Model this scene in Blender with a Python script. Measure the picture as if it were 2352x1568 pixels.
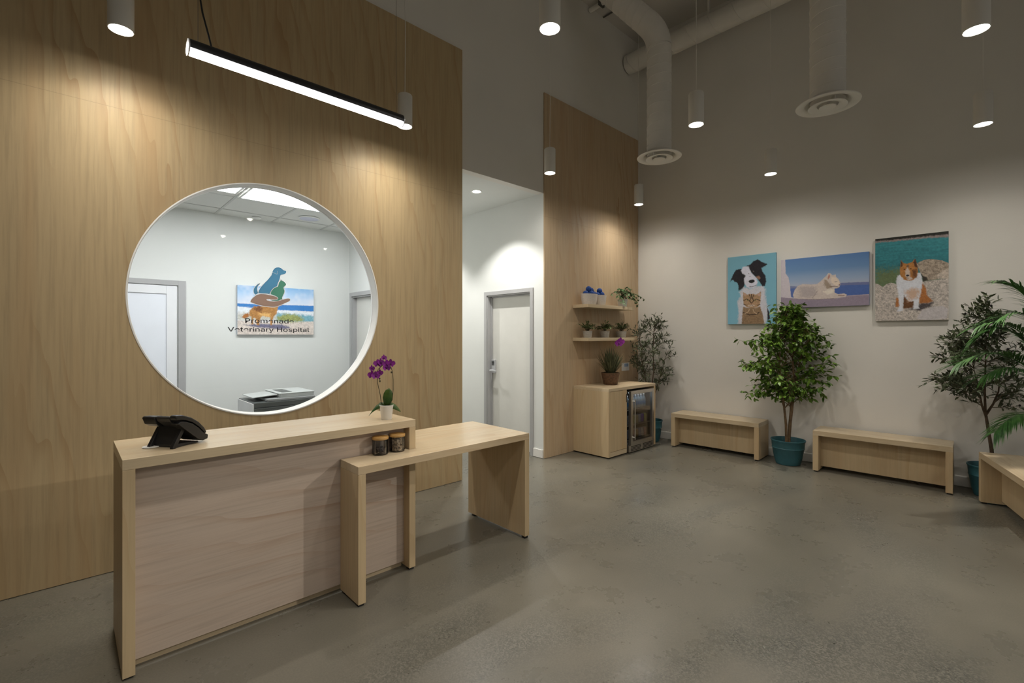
import bpy, bmesh, math, random
import numpy as np
from mathutils import Vector, Matrix, noise as mnoise

C = bpy.context.scene.collection
SC = bpy.context.scene
for o in list(bpy.data.objects):
    bpy.data.objects.remove(o, do_unlink=True)
PI = math.pi

# ------------------------------------------------------------------ camera, world, exposure
cam_d = bpy.data.cameras.new('camera')
cam_d.sensor_width = 36.0
cam_d.lens = 1090.0 / 2352.0 * 36.0
cam_d.shift_y = -14.0 / 2352.0
cam_d.clip_start = 0.05
cam = bpy.data.objects.new('camera', cam_d)
cam.location = (0, 0, 1.5)
cam.rotation_euler = (PI / 2, 0, math.radians(46.7573 - 90.0))
C.objects.link(cam)
SC.camera = cam

SKY = 0.44                                   # fill light let in by the added storefront window behind the camera
world = bpy.data.worlds.new('fill_sky')
SC.world = world
world.use_nodes = True
world.node_tree.nodes['Background'].inputs[0].default_value = (1.0, 0.96, 0.88, 1)
world.node_tree.nodes['Background'].inputs[1].default_value = SKY

SC.view_settings.view_transform = 'Standard'
SC.view_settings.look = 'None'
SC.view_settings.gamma = 1.0
SC.view_settings.exposure = 0.0
SC.view_settings.use_curve_mapping = False
try:
    SC.cycles.use_denoising = True
    SC.cycles.max_bounces = 10
    SC.cycles.diffuse_bounces = 8
    SC.cycles.glossy_bounces = 4
    SC.cycles.transparent_max_bounces = 12
    SC.cycles.sample_clamp_indirect = 4.0
except Exception:
    pass

# light levels
PENDANT_W = 12.566 * 1.04
PENDANT_COL = (1.0, 0.93, 0.83)
LENS_EMIT = 14.0
LINEAR_EMIT = 16.0
TROFFER_EMIT = 16.0
DOWN_W = 138.0
SPOT_W = 300.0

# ------------------------------------------------------------------ helpers
def srgb(r, g, b):
    def f(v):
        v /= 255.0
        return v / 12.92 if v <= 0.04045 else ((v + 0.055) / 1.055) ** 2.4
    return (f(r), f(g), f(b), 1.0)

class MB:
    """collects shapes and links them as ONE mesh object"""
    def __init__(s):
        s.bm = bmesh.new(); s.mi = 0
    def _tag(s, faces):
        for f in faces: f.material_index = s.mi
    def box(s, x0, x1, y0, y1, z0, z1, M=None):
        c = [(x0,y0,z0),(x1,y0,z0),(x1,y1,z0),(x0,y1,z0),(x0,y0,z1),(x1,y0,z1),(x1,y1,z1),(x0,y1,z1)]
        v = [s.bm.verts.new(M @ Vector(p) if M else p) for p in c]
        fs = [s.bm.faces.new([v[i] for i in q]) for q in ((0,3,2,1),(4,5,6,7),(0,1,5,4),(1,2,6,5),(2,3,7,6),(3,0,4,7))]
        s._tag(fs); return s
    def lathe(s, prof, n=32, c=(0,0,0), M=None, cap0=False, cap1=False):
        rings = []
        for r, z in prof:
            ring = []
            for i in range(n):
                a = 2*PI*i/n
                p = Vector((c[0]+r*math.cos(a), c[1]+r*math.sin(a), c[2]+z))
                ring.append(s.bm.verts.new(M @ p if M else p))
            rings.append(ring)
        fs = []
        for a, b in zip(rings, rings[1:]):
            for i in range(n):
                j = (i+1) % n
                fs.append(s.bm.faces.new((a[i], a[j], b[j], b[i])))
        if cap0: fs.append(s.bm.faces.new(rings[0][::-1]))
        if cap1: fs.append(s.bm.faces.new(rings[-1]))
        s._tag(fs); return s
    def cyl(s, r, z0, z1, n=24, c=(0,0,0), M=None, r1=None):
        return s.lathe([(r, z0), (r if r1 is None else r1, z1)], n, c, M, True, True)
    def tube(s, pts, radii, n=8, caps=True):
        pts = [Vector(p) for p in pts]
        if not hasattr(radii, '__len__'): radii = [radii]*len(pts)
        rings = []; up = Vector((0.13, 0.27, 0.95))
        for i, p in enumerate(pts):
            d = (pts[min(i+1, len(pts)-1)] - pts[max(i-1, 0)])
            if d.length < 1e-9: d = Vector((0,0,1))
            d.normalize()
            a = d.cross(up)
            if a.length < 1e-3: a = d.cross(Vector((1,0,0)))
            a.normalize(); b = d.cross(a).normalized(); up = b.cross(d) if False else up
            rings.append([s.bm.verts.new(p + (a*math.cos(2*PI*k/n) + b*math.sin(2*PI*k/n))*radii[i]) for k in range(n)])
        fs = []
        for A, B in zip(rings, rings[1:]):
            for k in range(n):
                j = (k+1) % n
                fs.append(s.bm.faces.new((A[k], A[j], B[j], B[k])))
        if caps:
            fs.append(s.bm.faces.new(rings[0][::-1])); fs.append(s.bm.faces.new(rings[-1]))
        s._tag(fs); return s
    def prism(s, poly, axis, a0, a1):
        """poly of 2-D points extruded along axis ('x': poly is (y,z), 'y': (x,z), 'z': (x,y))"""
        def P(p, t):
            return {'x': (t, p[0], p[1]), 'y': (p[0], t, p[1]), 'z': (p[0], p[1], t)}[axis]
        A = [s.bm.verts.new(P(p, a0)) for p in poly]; B = [s.bm.verts.new(P(p, a1)) for p in poly]
        n = len(poly)
        fs = [s.bm.faces.new(A), s.bm.faces.new(B[::-1])]
        for i in range(n):
            j = (i+1) % n
            fs.append(s.bm.faces.new((A[i], B[i], B[j], A[j])))
        s._tag(fs); return s
    def poly(s, pts):
        f = s.bm.faces.new([s.bm.verts.new(p) for p in pts]); s._tag([f]); return s
    def ball(s, r, c, n=12, sq=(1,1,1)):
        m = max(6, n//2)
        prof = [(r*math.sin(PI*i/m), -r*math.cos(PI*i/m)) for i in range(m+1)]
        prof[0] = (r*0.02, -r); prof[-1] = (r*0.02, r)
        M = Matrix.Translation(c) @ Matrix.Diagonal((sq[0], sq[1], sq[2], 1))
        return s.lathe(prof, n, (0,0,0), M, True, True)
    def build(s, name, mats, parent=None, smooth=False, bevel=0.0, loc=None, rotz=0.0):
        bmesh.ops.recalc_face_normals(s.bm, faces=s.bm.faces[:])
        if smooth:
            for f in s.bm.faces: f.smooth = True
        me = bpy.data.meshes.new(name)
        s.bm.to_mesh(me); s.bm.free()
        if not isinstance(mats, (list, tuple)): mats = [mats]
        for m in mats: me.materials.append(m)
        o = bpy.data.objects.new(name, me)
        C.objects.link(o)
        if parent is not None: o.parent = parent
        if loc is not None: o.location = loc
        o.rotation_euler[2] = rotz
        if smooth:
            md = o.modifiers.new('edges', 'EDGE_SPLIT'); md.split_angle = math.radians(40)
        if bevel > 0:
            md = o.modifiers.new('bevel', 'BEVEL'); md.width = bevel; md.segments = 2; md.limit_method = 'ANGLE'; md.angle_limit = math.radians(40)
        return o

def thing(name, label, cat, loc=(0,0,0), rotz=0.0, group=None):
    o = bpy.data.objects.new(name, None); C.objects.link(o)
    o.empty_display_size = 0.1
    o.location = loc; o.rotation_euler = (0, 0, rotz)
    o['label'] = label; o['category'] = cat
    if group: o['group'] = group
    return o

def tag(o, label, cat, group=None):
    o['label'] = label; o['category'] = cat
    if group: o['group'] = group
    return o

def struct(o):
    o['kind'] = 'structure'; return o

def part_label(o, text):
    o['label'] = text; return o

def dup(root, loc, rotz=None, label=None):
    r = root.copy(); C.objects.link(r); r.location = loc
    if rotz is not None: r.rotation_euler = (0, 0, rotz)
    if label: r['label'] = label
    for ch in list(root.children):
        c = ch.copy(); C.objects.link(c); c.parent = r
        for g in list(ch.children):
            d = g.copy(); C.objects.link(d); d.parent = c
    return r

# ------------------------------------------------------------------ materials
class NT:
    def __init__(s, name):
        s.m = bpy.data.materials.new(name); s.m.use_nodes = True
        s.t = s.m.node_tree; s.b = s.t.nodes['Principled BSDF']
        s.out = s.t.nodes['Material Output']
    def n(s, typ, **kw):
        nd = s.t.nodes.new(typ)
        for k, v in kw.items():
            if k.startswith('i_'):
                key = k[2:]
                key = int(key) if key.isdigit() else key.replace('_', ' ')
                nd.inputs[key].default_value = v
            else: setattr(nd, k, v)
        return nd
    def l(s, a, b): s.t.links.new(a, b)
    def ramp(s, fac, stops):
        r = s.n('ShaderNodeValToRGB')
        el = r.color_ramp.elements
        while len(el) < len(stops): el.new(0.5)
        for e, (p, c) in zip(el, stops): e.position = p; e.color = c
        s.l(fac, r.inputs[0]); return r.outputs[0]
    def math(s, op, a, b=None):
        m = s.n('ShaderNodeMath', operation=op)
        for i, v in enumerate((a, b)):
            if v is None: continue
            if isinstance(v, (int, float)): m.inputs[i].default_value = v
            else: s.l(v, m.inputs[i])
        return m.outputs[0]
    def mix(s, fac, a, b, mode='MIX'):
        m = s.n('ShaderNodeMix', data_type='RGBA', blend_type=mode)
        for i, v in ((0, fac), (6, a), (7, b)):
            if isinstance(v, (int, float)): m.inputs[i].default_value = v
            elif isinstance(v, tuple): m.inputs[i].default_value = v
            else: s.l(v, m.inputs[i])
        return m.outputs[2]
    def map(s, scale, loc=(0,0,0), src='Object', rot=(0,0,0)):
        tc = s.n('ShaderNodeTexCoord'); mp = s.n('ShaderNodeMapping')
        mp.inputs['Scale'].default_value = scale; mp.inputs['Location'].default_value = loc; mp.inputs['Rotation'].default_value = rot
        s.l(tc.outputs[src], mp.inputs[0]); return mp.outputs[0]
    def noise(s, vec, scale, detail=4, rough=0.5, dist=0.0):
        nd = s.n('ShaderNodeTexNoise'); nd.inputs['Scale'].default_value = scale
        nd.inputs['Detail'].default_value = detail; nd.inputs['Roughness'].default_value = rough
        nd.inputs['Distortion'].default_value = dist
        s.l(vec, nd.inputs['Vector']); return nd.outputs[0]
    def bump(s, h, strength=0.1, dist=0.01):
        b = s.n('ShaderNodeBump'); b.inputs['Strength'].default_value = strength; b.inputs['Distance'].default_value = dist
        s.l(h, b.inputs['Height']); s.l(b.outputs[0], s.b.inputs['Normal'])

def plain(name, col, rough=0.5, metal=0.0, spec=0.5, var=0.06, scale=6.0, bump=0.0, bscale=120.0):
    k = NT(name); v = k.map((1,1,1))
    n = k.noise(v, scale, 4)
    c0 = tuple(max(0, c*(1-var)) for c in col[:3]) + (1,); c1 = tuple(min(1, c*(1+var)) for c in col[:3]) + (1,)
    k.l(k.ramp(n, [(0.3, c0), (0.7, c1)]), k.b.inputs['Base Color'])
    k.b.inputs['Roughness'].default_value = rough; k.b.inputs['Metallic'].default_value = metal
    k.b.inputs['Specular IOR Level'].default_value = spec
    if bump: k.bump(k.noise(v, bscale, 3), bump, 0.004)
    return k.m

def emit(name, col, st):
    k = NT(name)
    k.b.inputs['Base Color'].default_value = (0.8, 0.8, 0.8, 1)
    k.b.inputs['Emission Color'].default_value = tuple(col[:3]) + (1,)
    k.b.inputs['Emission Strength'].default_value = st
    return k.m

def wood(name, axis, base, red=0.10, contrast=1.0, rough=0.42, seams=False, off=(0,0,0)):
    k = NT(name)
    ax = {'X': 0, 'Y': 1, 'Z': 2}[axis]
    def sc(along, across):
        v = [across]*3; v[ax] = along; return tuple(v)
    b = Vector(base[:3])
    dk = tuple(b*(1-0.13*contrast)) + (1,); lt = tuple(b*(1+0.06*contrast)) + (1,)
    g = k.noise(k.map(sc(0.9, 26), off), 2.2, 6, 0.62, 0.3)
    col = k.ramp(g, [(0.30, dk), (0.52, tuple(b)+(1,)), (0.75, lt)])
    rd = (b[0]*0.93, b[1]*0.80, b[2]*0.70, 1)
    streak = k.noise(k.map(sc(0.12, 3.2), off), 1.6, 3, 0.5, 0.6)
    sm = k.n('ShaderNodeMapRange'); sm.inputs[1].default_value = 0.5; sm.inputs[2].default_value = 0.74; sm.inputs[3].default_value = 0; sm.inputs[4].default_value = red*5
    k.l(streak, sm.inputs[0])
    col = k.mix(sm.outputs[0], col, rd)
    # cathedral figure
    w = k.n('ShaderNodeTexWave', wave_type='BANDS', bands_direction='DIAGONAL', wave_profile='SAW')
    w.inputs['Scale'].default_value = 1.5; w.inputs['Distortion'].default_value = 7.5; w.inputs['Detail'].default_value = 2.0
    w.inputs['Detail Scale'].default_value = 1.3; w.inputs['Detail Roughness'].default_value = 0.45
    k.l(k.map(sc(0.55, 3.4), off), w.inputs['Vector'])
    ln = k.n('ShaderNodeMapRange'); ln.inputs[1].default_value = 0.66; ln.inputs[2].default_value = 1.0
    k.l(w.outputs[1], ln.inputs[0])
    mk = k.n('ShaderNodeMapRange'); mk.inputs[1].default_value = 0.42; mk.inputs[2].default_value = 0.66
    k.l(k.noise(k.map(sc(0.5, 2.6), (3.1, 1.7, 0.4)), 1.4, 2), mk.inputs[0])
    f = k.math('MULTIPLY', k.math('MULTIPLY', ln.outputs[0], mk.outputs[0]), 0.50*contrast)
    col = k.mix(f, col, (b[0]*0.74, b[1]*0.60, b[2]*0.48, 1))
    if seams:
        sp = k.n('ShaderNodeSeparateXYZ'); k.l(k.map((1,1,1)), sp.inputs[0])
        def line(out, pos):
            d = k.math('ABSOLUTE', k.math('SUBTRACT', out, pos))
            return k.math('LESS_THAN', d, 0.0013)
        m = line(sp.outputs[2], 2.949)
        low = k.math('LESS_THAN', sp.outputs[2], 2.949)
        for xp in (-0.65, 0.57, 1.79, 5.45):
            m = k.math('MAXIMUM', m, k.math('MULTIPLY', line(sp.outputs[0], xp), low))
        col = k.mix(k.math('MULTIPLY', m, 0.45), col, tuple(b*0.4)+(1,))
    k.l(col, k.b.inputs['Base Color'])
    k.b.inputs['Roughness'].default_value = rough
    k.b.inputs['Specular IOR Level'].default_value = 0.5 if rough < 0.3 else 0.3
    k.bump(g, 0.03, 0.002)
    return k.m

MAPLE = (0.535, 0.412, 0.252)
M_wallwood = wood('maple_panelling', 'Z', (0.480, 0.366, 0.210), contrast=1.15, seams=True, rough=0.5)
M_wallwood2 = wood('maple_panelling_pink', 'Z', (0.500, 0.378, 0.245), contrast=1.15, seams=True, rough=0.5, off=(0.9, 0, 0.3))
M_woodz = wood('maple_upright', 'Z', MAPLE, contrast=0.8)
M_woodx = wood('maple_lengthwise', 'X', (0.560, 0.452, 0.302), contrast=0.8, rough=0.27)
M_panel = wood('ash_grey_panel', 'X', (0.500, 0.410, 0.340), red=0.04, contrast=1.25, rough=0.5, off=(0.3, 0, 0.2))

def floor_mat():
    k = NT('polished_concrete'); v = k.map((1,1,1))
    big = k.noise(v, 0.55, 5, 0.6, 0.4)
    col = k.ramp(big, [(0.25, (0.120, 0.112, 0.090, 1)), (0.5, (0.140, 0.131, 0.106, 1)), (0.72, (0.160, 0.149, 0.121, 1))])
    mid = k.noise(v, 3.2, 6, 0.65)
    col = k.mix(0.4, col, k.ramp(mid, [(0.3, (0.42, 0.42, 0.41, 1)), (0.7, (0.60, 0.59, 0.58, 1))]), 'OVERLAY')
    # exposed aggregate in drifting patches
    vor = k.n('ShaderNodeTexVoronoi'); vor.inputs['Scale'].default_value = 140.0; k.l(v, vor.inputs['Vector'])
    spk = k.n('ShaderNodeTexNoise'); spk.inputs['Scale'].default_value = 120.0; spk.inputs['Detail'].default_value = 2; k.l(v, spk.inputs['Vector'])
    patch = k.n('ShaderNodeMapRange'); patch.inputs[1].default_value = 0.46; patch.inputs[2].default_value = 0.74
    k.l(k.noise(k.map((0.62, 1.55, 1), (4.2, 2.9, 0), rot=(0, 0, math.radians(53))), 1.15, 3, 0.5, 0.5), patch.inputs[0])
    agg = k.ramp(vor.outputs['Color'], [(0.10, (0.028, 0.030, 0.027, 1)), (0.45, (0.075, 0.077, 0.068, 1)), (0.8, (0.185, 0.178, 0.150, 1))])
    col = k.mix(k.math('MULTIPLY', patch.outputs[0], 0.75), col, agg)
    fine = k.ramp(spk.outputs[0], [(0.3, (0.42, 0.42, 0.42, 1)), (0.7, (0.58, 0.58, 0.58, 1))])
    col = k.mix(0.6, col, fine, 'OVERLAY')
    k.l(col, k.b.inputs['Base Color'])
    k.l(k.ramp(mid, [(0.3, (0.24,)*3+(1,)), (0.7, (0.36,)*3+(1,))]), k.b.inputs['Roughness'])
    k.b.inputs['Specular IOR Level'].default_value = 0.5
    return k.m
M_floor = floor_mat()

def wall_mat(name, col, bump=0.12):
    k = NT(name); v = k.map((1,1,1))
    n = k.noise(v, 1.6, 5)
    c0 = tuple(c*0.975 for c in col)+(1,); c1 = tuple(min(1, c*1.02) for c in col)+(1,)
    k.l(k.ramp(n, [(0.3, c0), (0.7, c1)]), k.b.inputs['Base Color'])
    k.b.inputs['Roughness'].default_value = 0.75; k.b.inputs['Specular IOR Level'].default_value = 0.25
    k.bump(k.noise(k.map((30, 30, 60)), 2.0, 4), bump, 0.004)
    return k.m
M_wall = wall_mat('white_wall_paint', (0.72, 0.70, 0.66))
M_ceil = wall_mat('ceiling_paint', (0.58, 0.56, 0.53), 0.05)
M_office = wall_mat('office_wall_paint', (0.70, 0.715, 0.70), 0.02)
M_tile = wall_mat('ceiling_tile', (0.74, 0.74, 0.71), 0.25)
M_white = plain('white_enamel', (0.86, 0.86, 0.84), 0.4, var=0.02)
M_trimwhite = plain('white_trim', (0.78, 0.77, 0.74), 0.45, var=0.02)
M_greyframe = plain('grey_frame_paint', (0.40, 0.40, 0.405), 0.42, var=0.03)
M_doorleaf = plain('off_white_door', (0.66, 0.655, 0.62), 0.5, var=0.02)
M_alu = plain('aluminium', (0.62, 0.63, 0.66), 0.35, 0.7, var=0.03)
M_steel = plain('stainless_steel', (0.58, 0.56, 0.53), 0.30, 0.95, var=0.05, scale=30)
M_steeldark = plain('dark_steel', (0.16, 0.155, 0.15), 0.4, 0.8)
M_black = plain('black_plastic', (0.012, 0.012, 0.013), 0.42, var=0.1)
M_blackmetal = plain('black_metal', (0.022, 0.022, 0.024), 0.38, 0.3, var=0.1)
M_interior = plain('cooler_lining', (0.06, 0.058, 0.056), 0.5)
M_duct = plain('duct_paint', (0.72, 0.70, 0.66), 0.55, var=0.03)
M_pendant = plain('pendant_white', (0.74, 0.72, 0.67), 0.5, var=0.02)
M_teal = plain('teal_plastic_pot', (0.030, 0.115, 0.140), 0.42, var=0.10, scale=14)
M_soil = plain('potting_soil', (0.030, 0.020, 0.013), 0.95, var=0.4, scale=60, bump=0.6)
M_trunk = plain('tan_bark', (0.150, 0.095, 0.048), 0.8, var=0.35, scale=26, bump=0.4)
M_trunkdk = plain('dark_bark', (0.085, 0.056, 0.034), 0.8, var=0.35, scale=26, bump=0.4)
M_twig = plain('olive_twig', (0.110, 0.085, 0.055), 0.8, var=0.3, scale=26)
M_ceramic = plain('white_ceramic', (0.72, 0.70, 0.66), 0.38, var=0.03)
M_basket = plain('white_woven_planter', (0.60, 0.55, 0.50), 0.8, var=0.08, scale=80, bump=0.5, bscale=160)
M_blueball = plain('blue_fuzzy_ball', (0.006, 0.050, 0.240), 0.75, var=0.25, scale=40, bump=0.5)
M_brownpot = plain('brown_woven_pot', (0.105, 0.055, 0.028), 0.7, var=0.4, scale=50, bump=0.5)
M_greypot = plain('speckled_grey_pot', (0.42, 0.40, 0.37), 0.6, var=0.12, scale=60)
M_purple = plain('purple_petal', (0.215, 0.008, 0.235), 0.6, var=0.35, scale=60)
M_purplelip = plain('dark_purple_lip', (0.10, 0.0, 0.10), 0.6)
M_stem = plain('dark_green_stem', (0.060, 0.050, 0.022), 0.6, var=0.25, scale=50)
M_paper = plain('white_card', (0.80, 0.80, 0.80), 0.6, var=0.02)
M_paperblue = plain('pale_blue_print', (0.30, 0.40, 0.58), 0.6)
M_lid = plain('bamboo_lid', (0.42, 0.235, 0.070), 0.5, var=0.15, scale=30)

def leafmat(name, dark, light, rough=0.5, scale=9.0, sheen=0.4):
    k = NT(name); v = k.map((1,1,1))
    n = k.noise(v, scale, 3, 0.6)
    k.l(k.ramp(n, [(0.32, dark+(1,)), (0.68, light+(1,))]), k.b.inputs['Base Color'])
    k.b.inputs['Roughness'].default_value = rough; k.b.inputs['Specular IOR Level'].default_value = sheen
    return k.m
M_ficus = leafmat('ficus_leaf', (0.034, 0.088, 0.010), (0.150, 0.265, 0.028), 0.45, 12)
M_olive = leafmat('olive_leaf', (0.040, 0.058, 0.028), (0.115, 0.135, 0.070), 0.5, 16)
M_palm = leafmat('palm_leaf', (0.018, 0.070, 0.014), (0.080, 0.190, 0.045), 0.4, 10)
M_ivy = leafmat('ivy_leaf', (0.022, 0.062, 0.018), (0.095, 0.165, 0.065), 0.6, 40, 0.2)
M_small = leafmat('small_plant_leaf', (0.055, 0.100, 0.030), (0.185, 0.250, 0.090), 0.55, 45)
M_grass = leafmat('grass_blade', (0.035, 0.045, 0.018), (0.115, 0.120, 0.060), 0.55, 30)
M_orchleaf = leafmat('orchid_leaf', (0.018, 0.060, 0.012), (0.075, 0.120, 0.020), 0.35, 12)
M_olivefruit = plain('black_olive', (0.010, 0.008, 0.010), 0.35)

def glass_mat(name, tint=(1,1,1), refl=0.9, rough=0.0):
    k = NT(name)
    k.t.nodes.remove(k.b)
    tr = k.n('ShaderNodeBsdfTransparent'); tr.inputs[0].default_value = tuple(tint)+(1,)
    gl = k.n('ShaderNodeBsdfGlossy'); gl.inputs['Roughness'].default_value = rough
    fr = k.n('ShaderNodeFresnel'); fr.inputs[0].default_value = 1.45
    mx = k.n('ShaderNodeMixShader')
    k.l(k.math('MULTIPLY', fr.outputs[0], refl), mx.inputs[0])
    k.l(tr.outputs[0], mx.inputs[1]); k.l(gl.outputs[0], mx.inputs[2]); k.l(mx.outputs[0], k.out.inputs[0])
    return k.m
M_glass = glass_mat('window_glass', (0.985, 0.99, 0.985), 0.3)
M_coolglass = glass_mat('tinted_cooler_glass', (0.80, 0.79, 0.78), 0.4, 0.02)
M_jarglass = glass_mat('jar_glass', (0.965, 0.97, 0.97), 0.9, 0.03)
M_lens = emit('pendant_lens', (1.0, 0.97, 0.92), LENS_EMIT)
M_linear = emit('linear_diffuser', (1.0, 0.98, 0.95), LINEAR_EMIT)
M_troffer = emit('troffer_lens', (0.97, 0.99, 1.0), TROFFER_EMIT)
M_down = emit('downlight_lens', (1.0, 0.98, 0.94), 10.0)

# ------------------------------------------------------------------ lamps that light the large room
def beam_profile(ld, fn):
    """photometric web of the lamp: candela against the angle from straight down"""
    ang = list(range(0, 181, 5)); k = 14.1513
    cd = [k*max(0.0, fn(math.cos(math.radians(a)))) if a < 90 else 0.0 for a in ang]
    tx = bpy.data.texts.new('beam')
    tx.write('IESNA:LM-63-2002\n[TEST] beam\nTILT=NONE\n1 1000 1 %d 1 1 2 0 0 0\n1 1 100\n%s\n0\n%s\n' % (len(ang), ' '.join(str(a) for a in ang), ' '.join('%.4f' % c for c in cd)))
    ld.use_nodes = True
    nt = ld.node_tree; em = nt.nodes['Emission']
    ie = nt.nodes.new('ShaderNodeTexIES'); ie.mode = 'INTERNAL'; ie.ies = tx
    nt.links.new(ie.outputs['Fac'], em.inputs['Strength'])
BEAM_T = ([0, 5, 10, 15, 20, 25, 30, 35, 40, 48, 55, 60, 65, 70, 76, 83, 90], [15.0, 13.2, 10.4, 8.0, 6.6, 5.7, 5.0, 4.4, 3.7, 2.9, 2.2, 1.75, 1.15, 0.6, 0.27, 0.1, 0.02])
BEAM = lambda c: float(np.interp(math.degrees(math.acos(max(-1, min(1, c)))), *BEAM_T))
def pendant_proto(label):
    t = thing('pendant_light', label, 'pendant light', (0, 0, 3.25), 0, 'white cylinder pendants')
    m = MB(); m.lathe([(0.053, 0.010), (0.0575, 0.0), (0.061, 0.002), (0.061, 0.256), (0.057, 0.264), (0.010, 0.266), (0.004, 0.266)], 40, cap1=True)
    m.build('housing', M_pendant, t, smooth=True)
    m = MB(); m.cyl(0.054, 0.007, 0.011, 40); m.build('lens', M_lens, t)
    m = MB(); m.tube([(0, 0, 0.264), (0.004, 0, 0.8), (-0.003, 0.002, 1.4), (0, 0, 2.66)], 0.0028, 6); m.build('cord', M_pendant, t)
    m = MB(); m.cyl(0.06, 2.655, 2.679, 24); m.build('ceiling_canopy', M_pendant, t)
    ld = bpy.data.lights.new('pendant_lamp', 'POINT')
    ld.energy = PENDANT_W; ld.color = PENDANT_COL; ld.shadow_soft_size = 0.035
    beam_profile(ld, BEAM)
    lo = bpy.data.objects.new('pendant_lamp', ld); C.objects.link(lo); lo.parent = t; lo.location = (0, 0, 0.004)
    return t
PZ = 3.25                                     # lower end of every pendant
PEND = [((0.231, 3.523), 'white cylinder pendant with its lit end at the top left, left of the linear lamp'),
        ((2.074, 3.517), 'white cylinder pendant half hidden behind the right end of the linear lamp'),
        ((2.016, 1.828), 'white cylinder pendant cut by the top edge, left of the duct elbow'),
        ((3.808, 0.159), 'white cylinder pendant cut by the top edge, in the top right corner of the photo'),
        ((3.822, 1.827), 'larger white cylinder pendant just right of the elbowed air duct'),
        ((5.549, 0.191), 'white cylinder pendant at the right edge, below the one in the top right corner'),
        ((3.811, 3.455), 'white cylinder pendant in front of the left edge of the narrow wood panelling'),
        ((5.579, 1.831), 'small white cylinder pendant hanging right of the straight air duct, above the pet pictures'),
        ((5.592, 3.469), 'smallest white cylinder pendant, hanging in the corner above the shelves')]
PEND[7] = (PEND[7][0], 'small white cylinder pendant between the two air diffusers, above the pet pictures')
OUT = [(0.231, 1.83), (2.016, 0.16), (0.231, 0.16), (2.016, -1.50), (3.808, -1.50), (5.549, -1.50), (0.231, -1.50)]
p0 = None
for (x, y), lab in PEND:
    if p0 is None:
        p0 = pendant_proto(lab); p0.location = (x, y, PZ)
    else:
        dup(p0, (x, y, PZ), None, lab)
for (x, y) in OUT:                            # the same grid goes on beside and behind the camera
    dup(p0, (x, y, PZ), None, 'white cylinder pendant of the same grid, outside the frame of the photo')

# added spotlight, an invented fixture throwing the table's shadow on the desk front
t = thing('added_spotlight', 'added white spotlight, invented to throw a table shadow on the desk front', 'spotlight', (5.02, -1.96, 3.25))
aim = (Vector((1.02, 2.7, 0.42)) - Vector((5.02, -1.96, 3.25))).normalized()
Ma = aim.to_track_quat('-Z', 'Y').to_matrix().to_4x4()
m = MB(); m.lathe([(0.045, 0.016), (0.05, 0.0), (0.055, 0.002), (0.055, 0.19), (0.045, 0.20), (0.004, 0.20)], 32, M=Ma, cap1=True); m.build('housing', M_pendant, t, smooth=True)
m = MB(); m.cyl(0.046, 0.013, 0.017, 32, M=Ma); m.build('lens', M_lens, t)
m = MB(); m.tube([Ma @ Vector((0, 0, 0.19)), (0, 0, 0.4), (0, 0, 2.68)], 0.012, 10); m.build('drop_rod', M_pendant, t)
ld = bpy.data.lights.new('spot_lamp', 'SPOT'); ld.energy = SPOT_W; ld.color = PENDANT_COL; ld.spot_size = math.radians(17); ld.spot_blend = 0.75; ld.shadow_soft_size = 0.03
lo = bpy.data.objects.new('spot_lamp', ld); C.objects.link(lo); lo.parent = t; lo.matrix_local = Ma @ Matrix.Translation((0, 0, 0.006))

# linear lamp over the desk
t = thing('linear_pendant_light', 'long black tube lamp with a glowing white underside over the reception desk', 'pendant light', (1.0515, 2.85, 2.947))
L = 0.602; R = 0.041
prof = [(R*math.cos(math.radians(a)), R*math.sin(math.radians(a))) for a in range(-28, 209, 12)]
m = MB(); m.prism([(p[0], p[1]) for p in prof], 'x', -L, L); m.build('housing', M_blackmetal, t, smooth=True)
prof = [(0.0385*math.cos(math.radians(a)), 0.0385*math.sin(math.radians(a))) for a in range(-150, -29, 10)]
m = MB(); m.prism([(p[0], p[1]) for p in prof], 'x', -L+0.006, L-0.006); m.build('diffuser', M_linear, t, smooth=True)
for s in (-1, 1):
    m = MB(); M = Matrix.Translation((s*(L+0.002), 0, 0)) @ Matrix.Rotation(PI/2, 4, 'Y'); m.cyl(R, -0.003, 0.003, 32, M=M)
    part_label(m.build('end_cap', M_alu, t), 'pale metal end cap')
    m = MB(); m.tube([(s*(L-0.04), 0, R), (s*(L-0.04), 0, 2.98)], 0.0012, 6); m.build('suspension_wire', M_steeldark, t)
m = MB(); m.tube([(-L+0.10, 0, R-0.004), (-L+0.088, 0, 0.09), (-L+0.06, 0, 0.20), (-L+0.045, 0, 0.30), (-L+0.043, 0, 0.6), (-L+0.043, 0, 2.98)], 0.0045, 8)
m.build('power_cord', M_black, t)

# ------------------------------------------------------------------ the setting
WY = 3.93                                    # face of the wood wall
P0 = Vector((6.33, 3.93, 0)); TB = Vector((0.0458, -0.99895, 0)).normalized()
NBI = Vector((TB.y, -TB.x, 0))               # into the room from the picture wall
RB = math.atan2(TB.y, TB.x)                  # local x runs along the picture wall to the right, local +y into the wall
def wb(s, off, z=0.0):                       # point s metres along the picture wall, off metres out of it
    p = P0 + TB*s + NBI*off
    return (p.x, p.y, z)

m = MB(); m.box(-5.2, 7.2, -6.2, 9.2, -0.12, 0.0); struct(m.build('floor', M_floor))
m = MB(); m.box(-5.2, 7.2, -6.2, 4.06, 5.93, 6.05); struct(m.build('ceiling', M_ceil))

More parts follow.
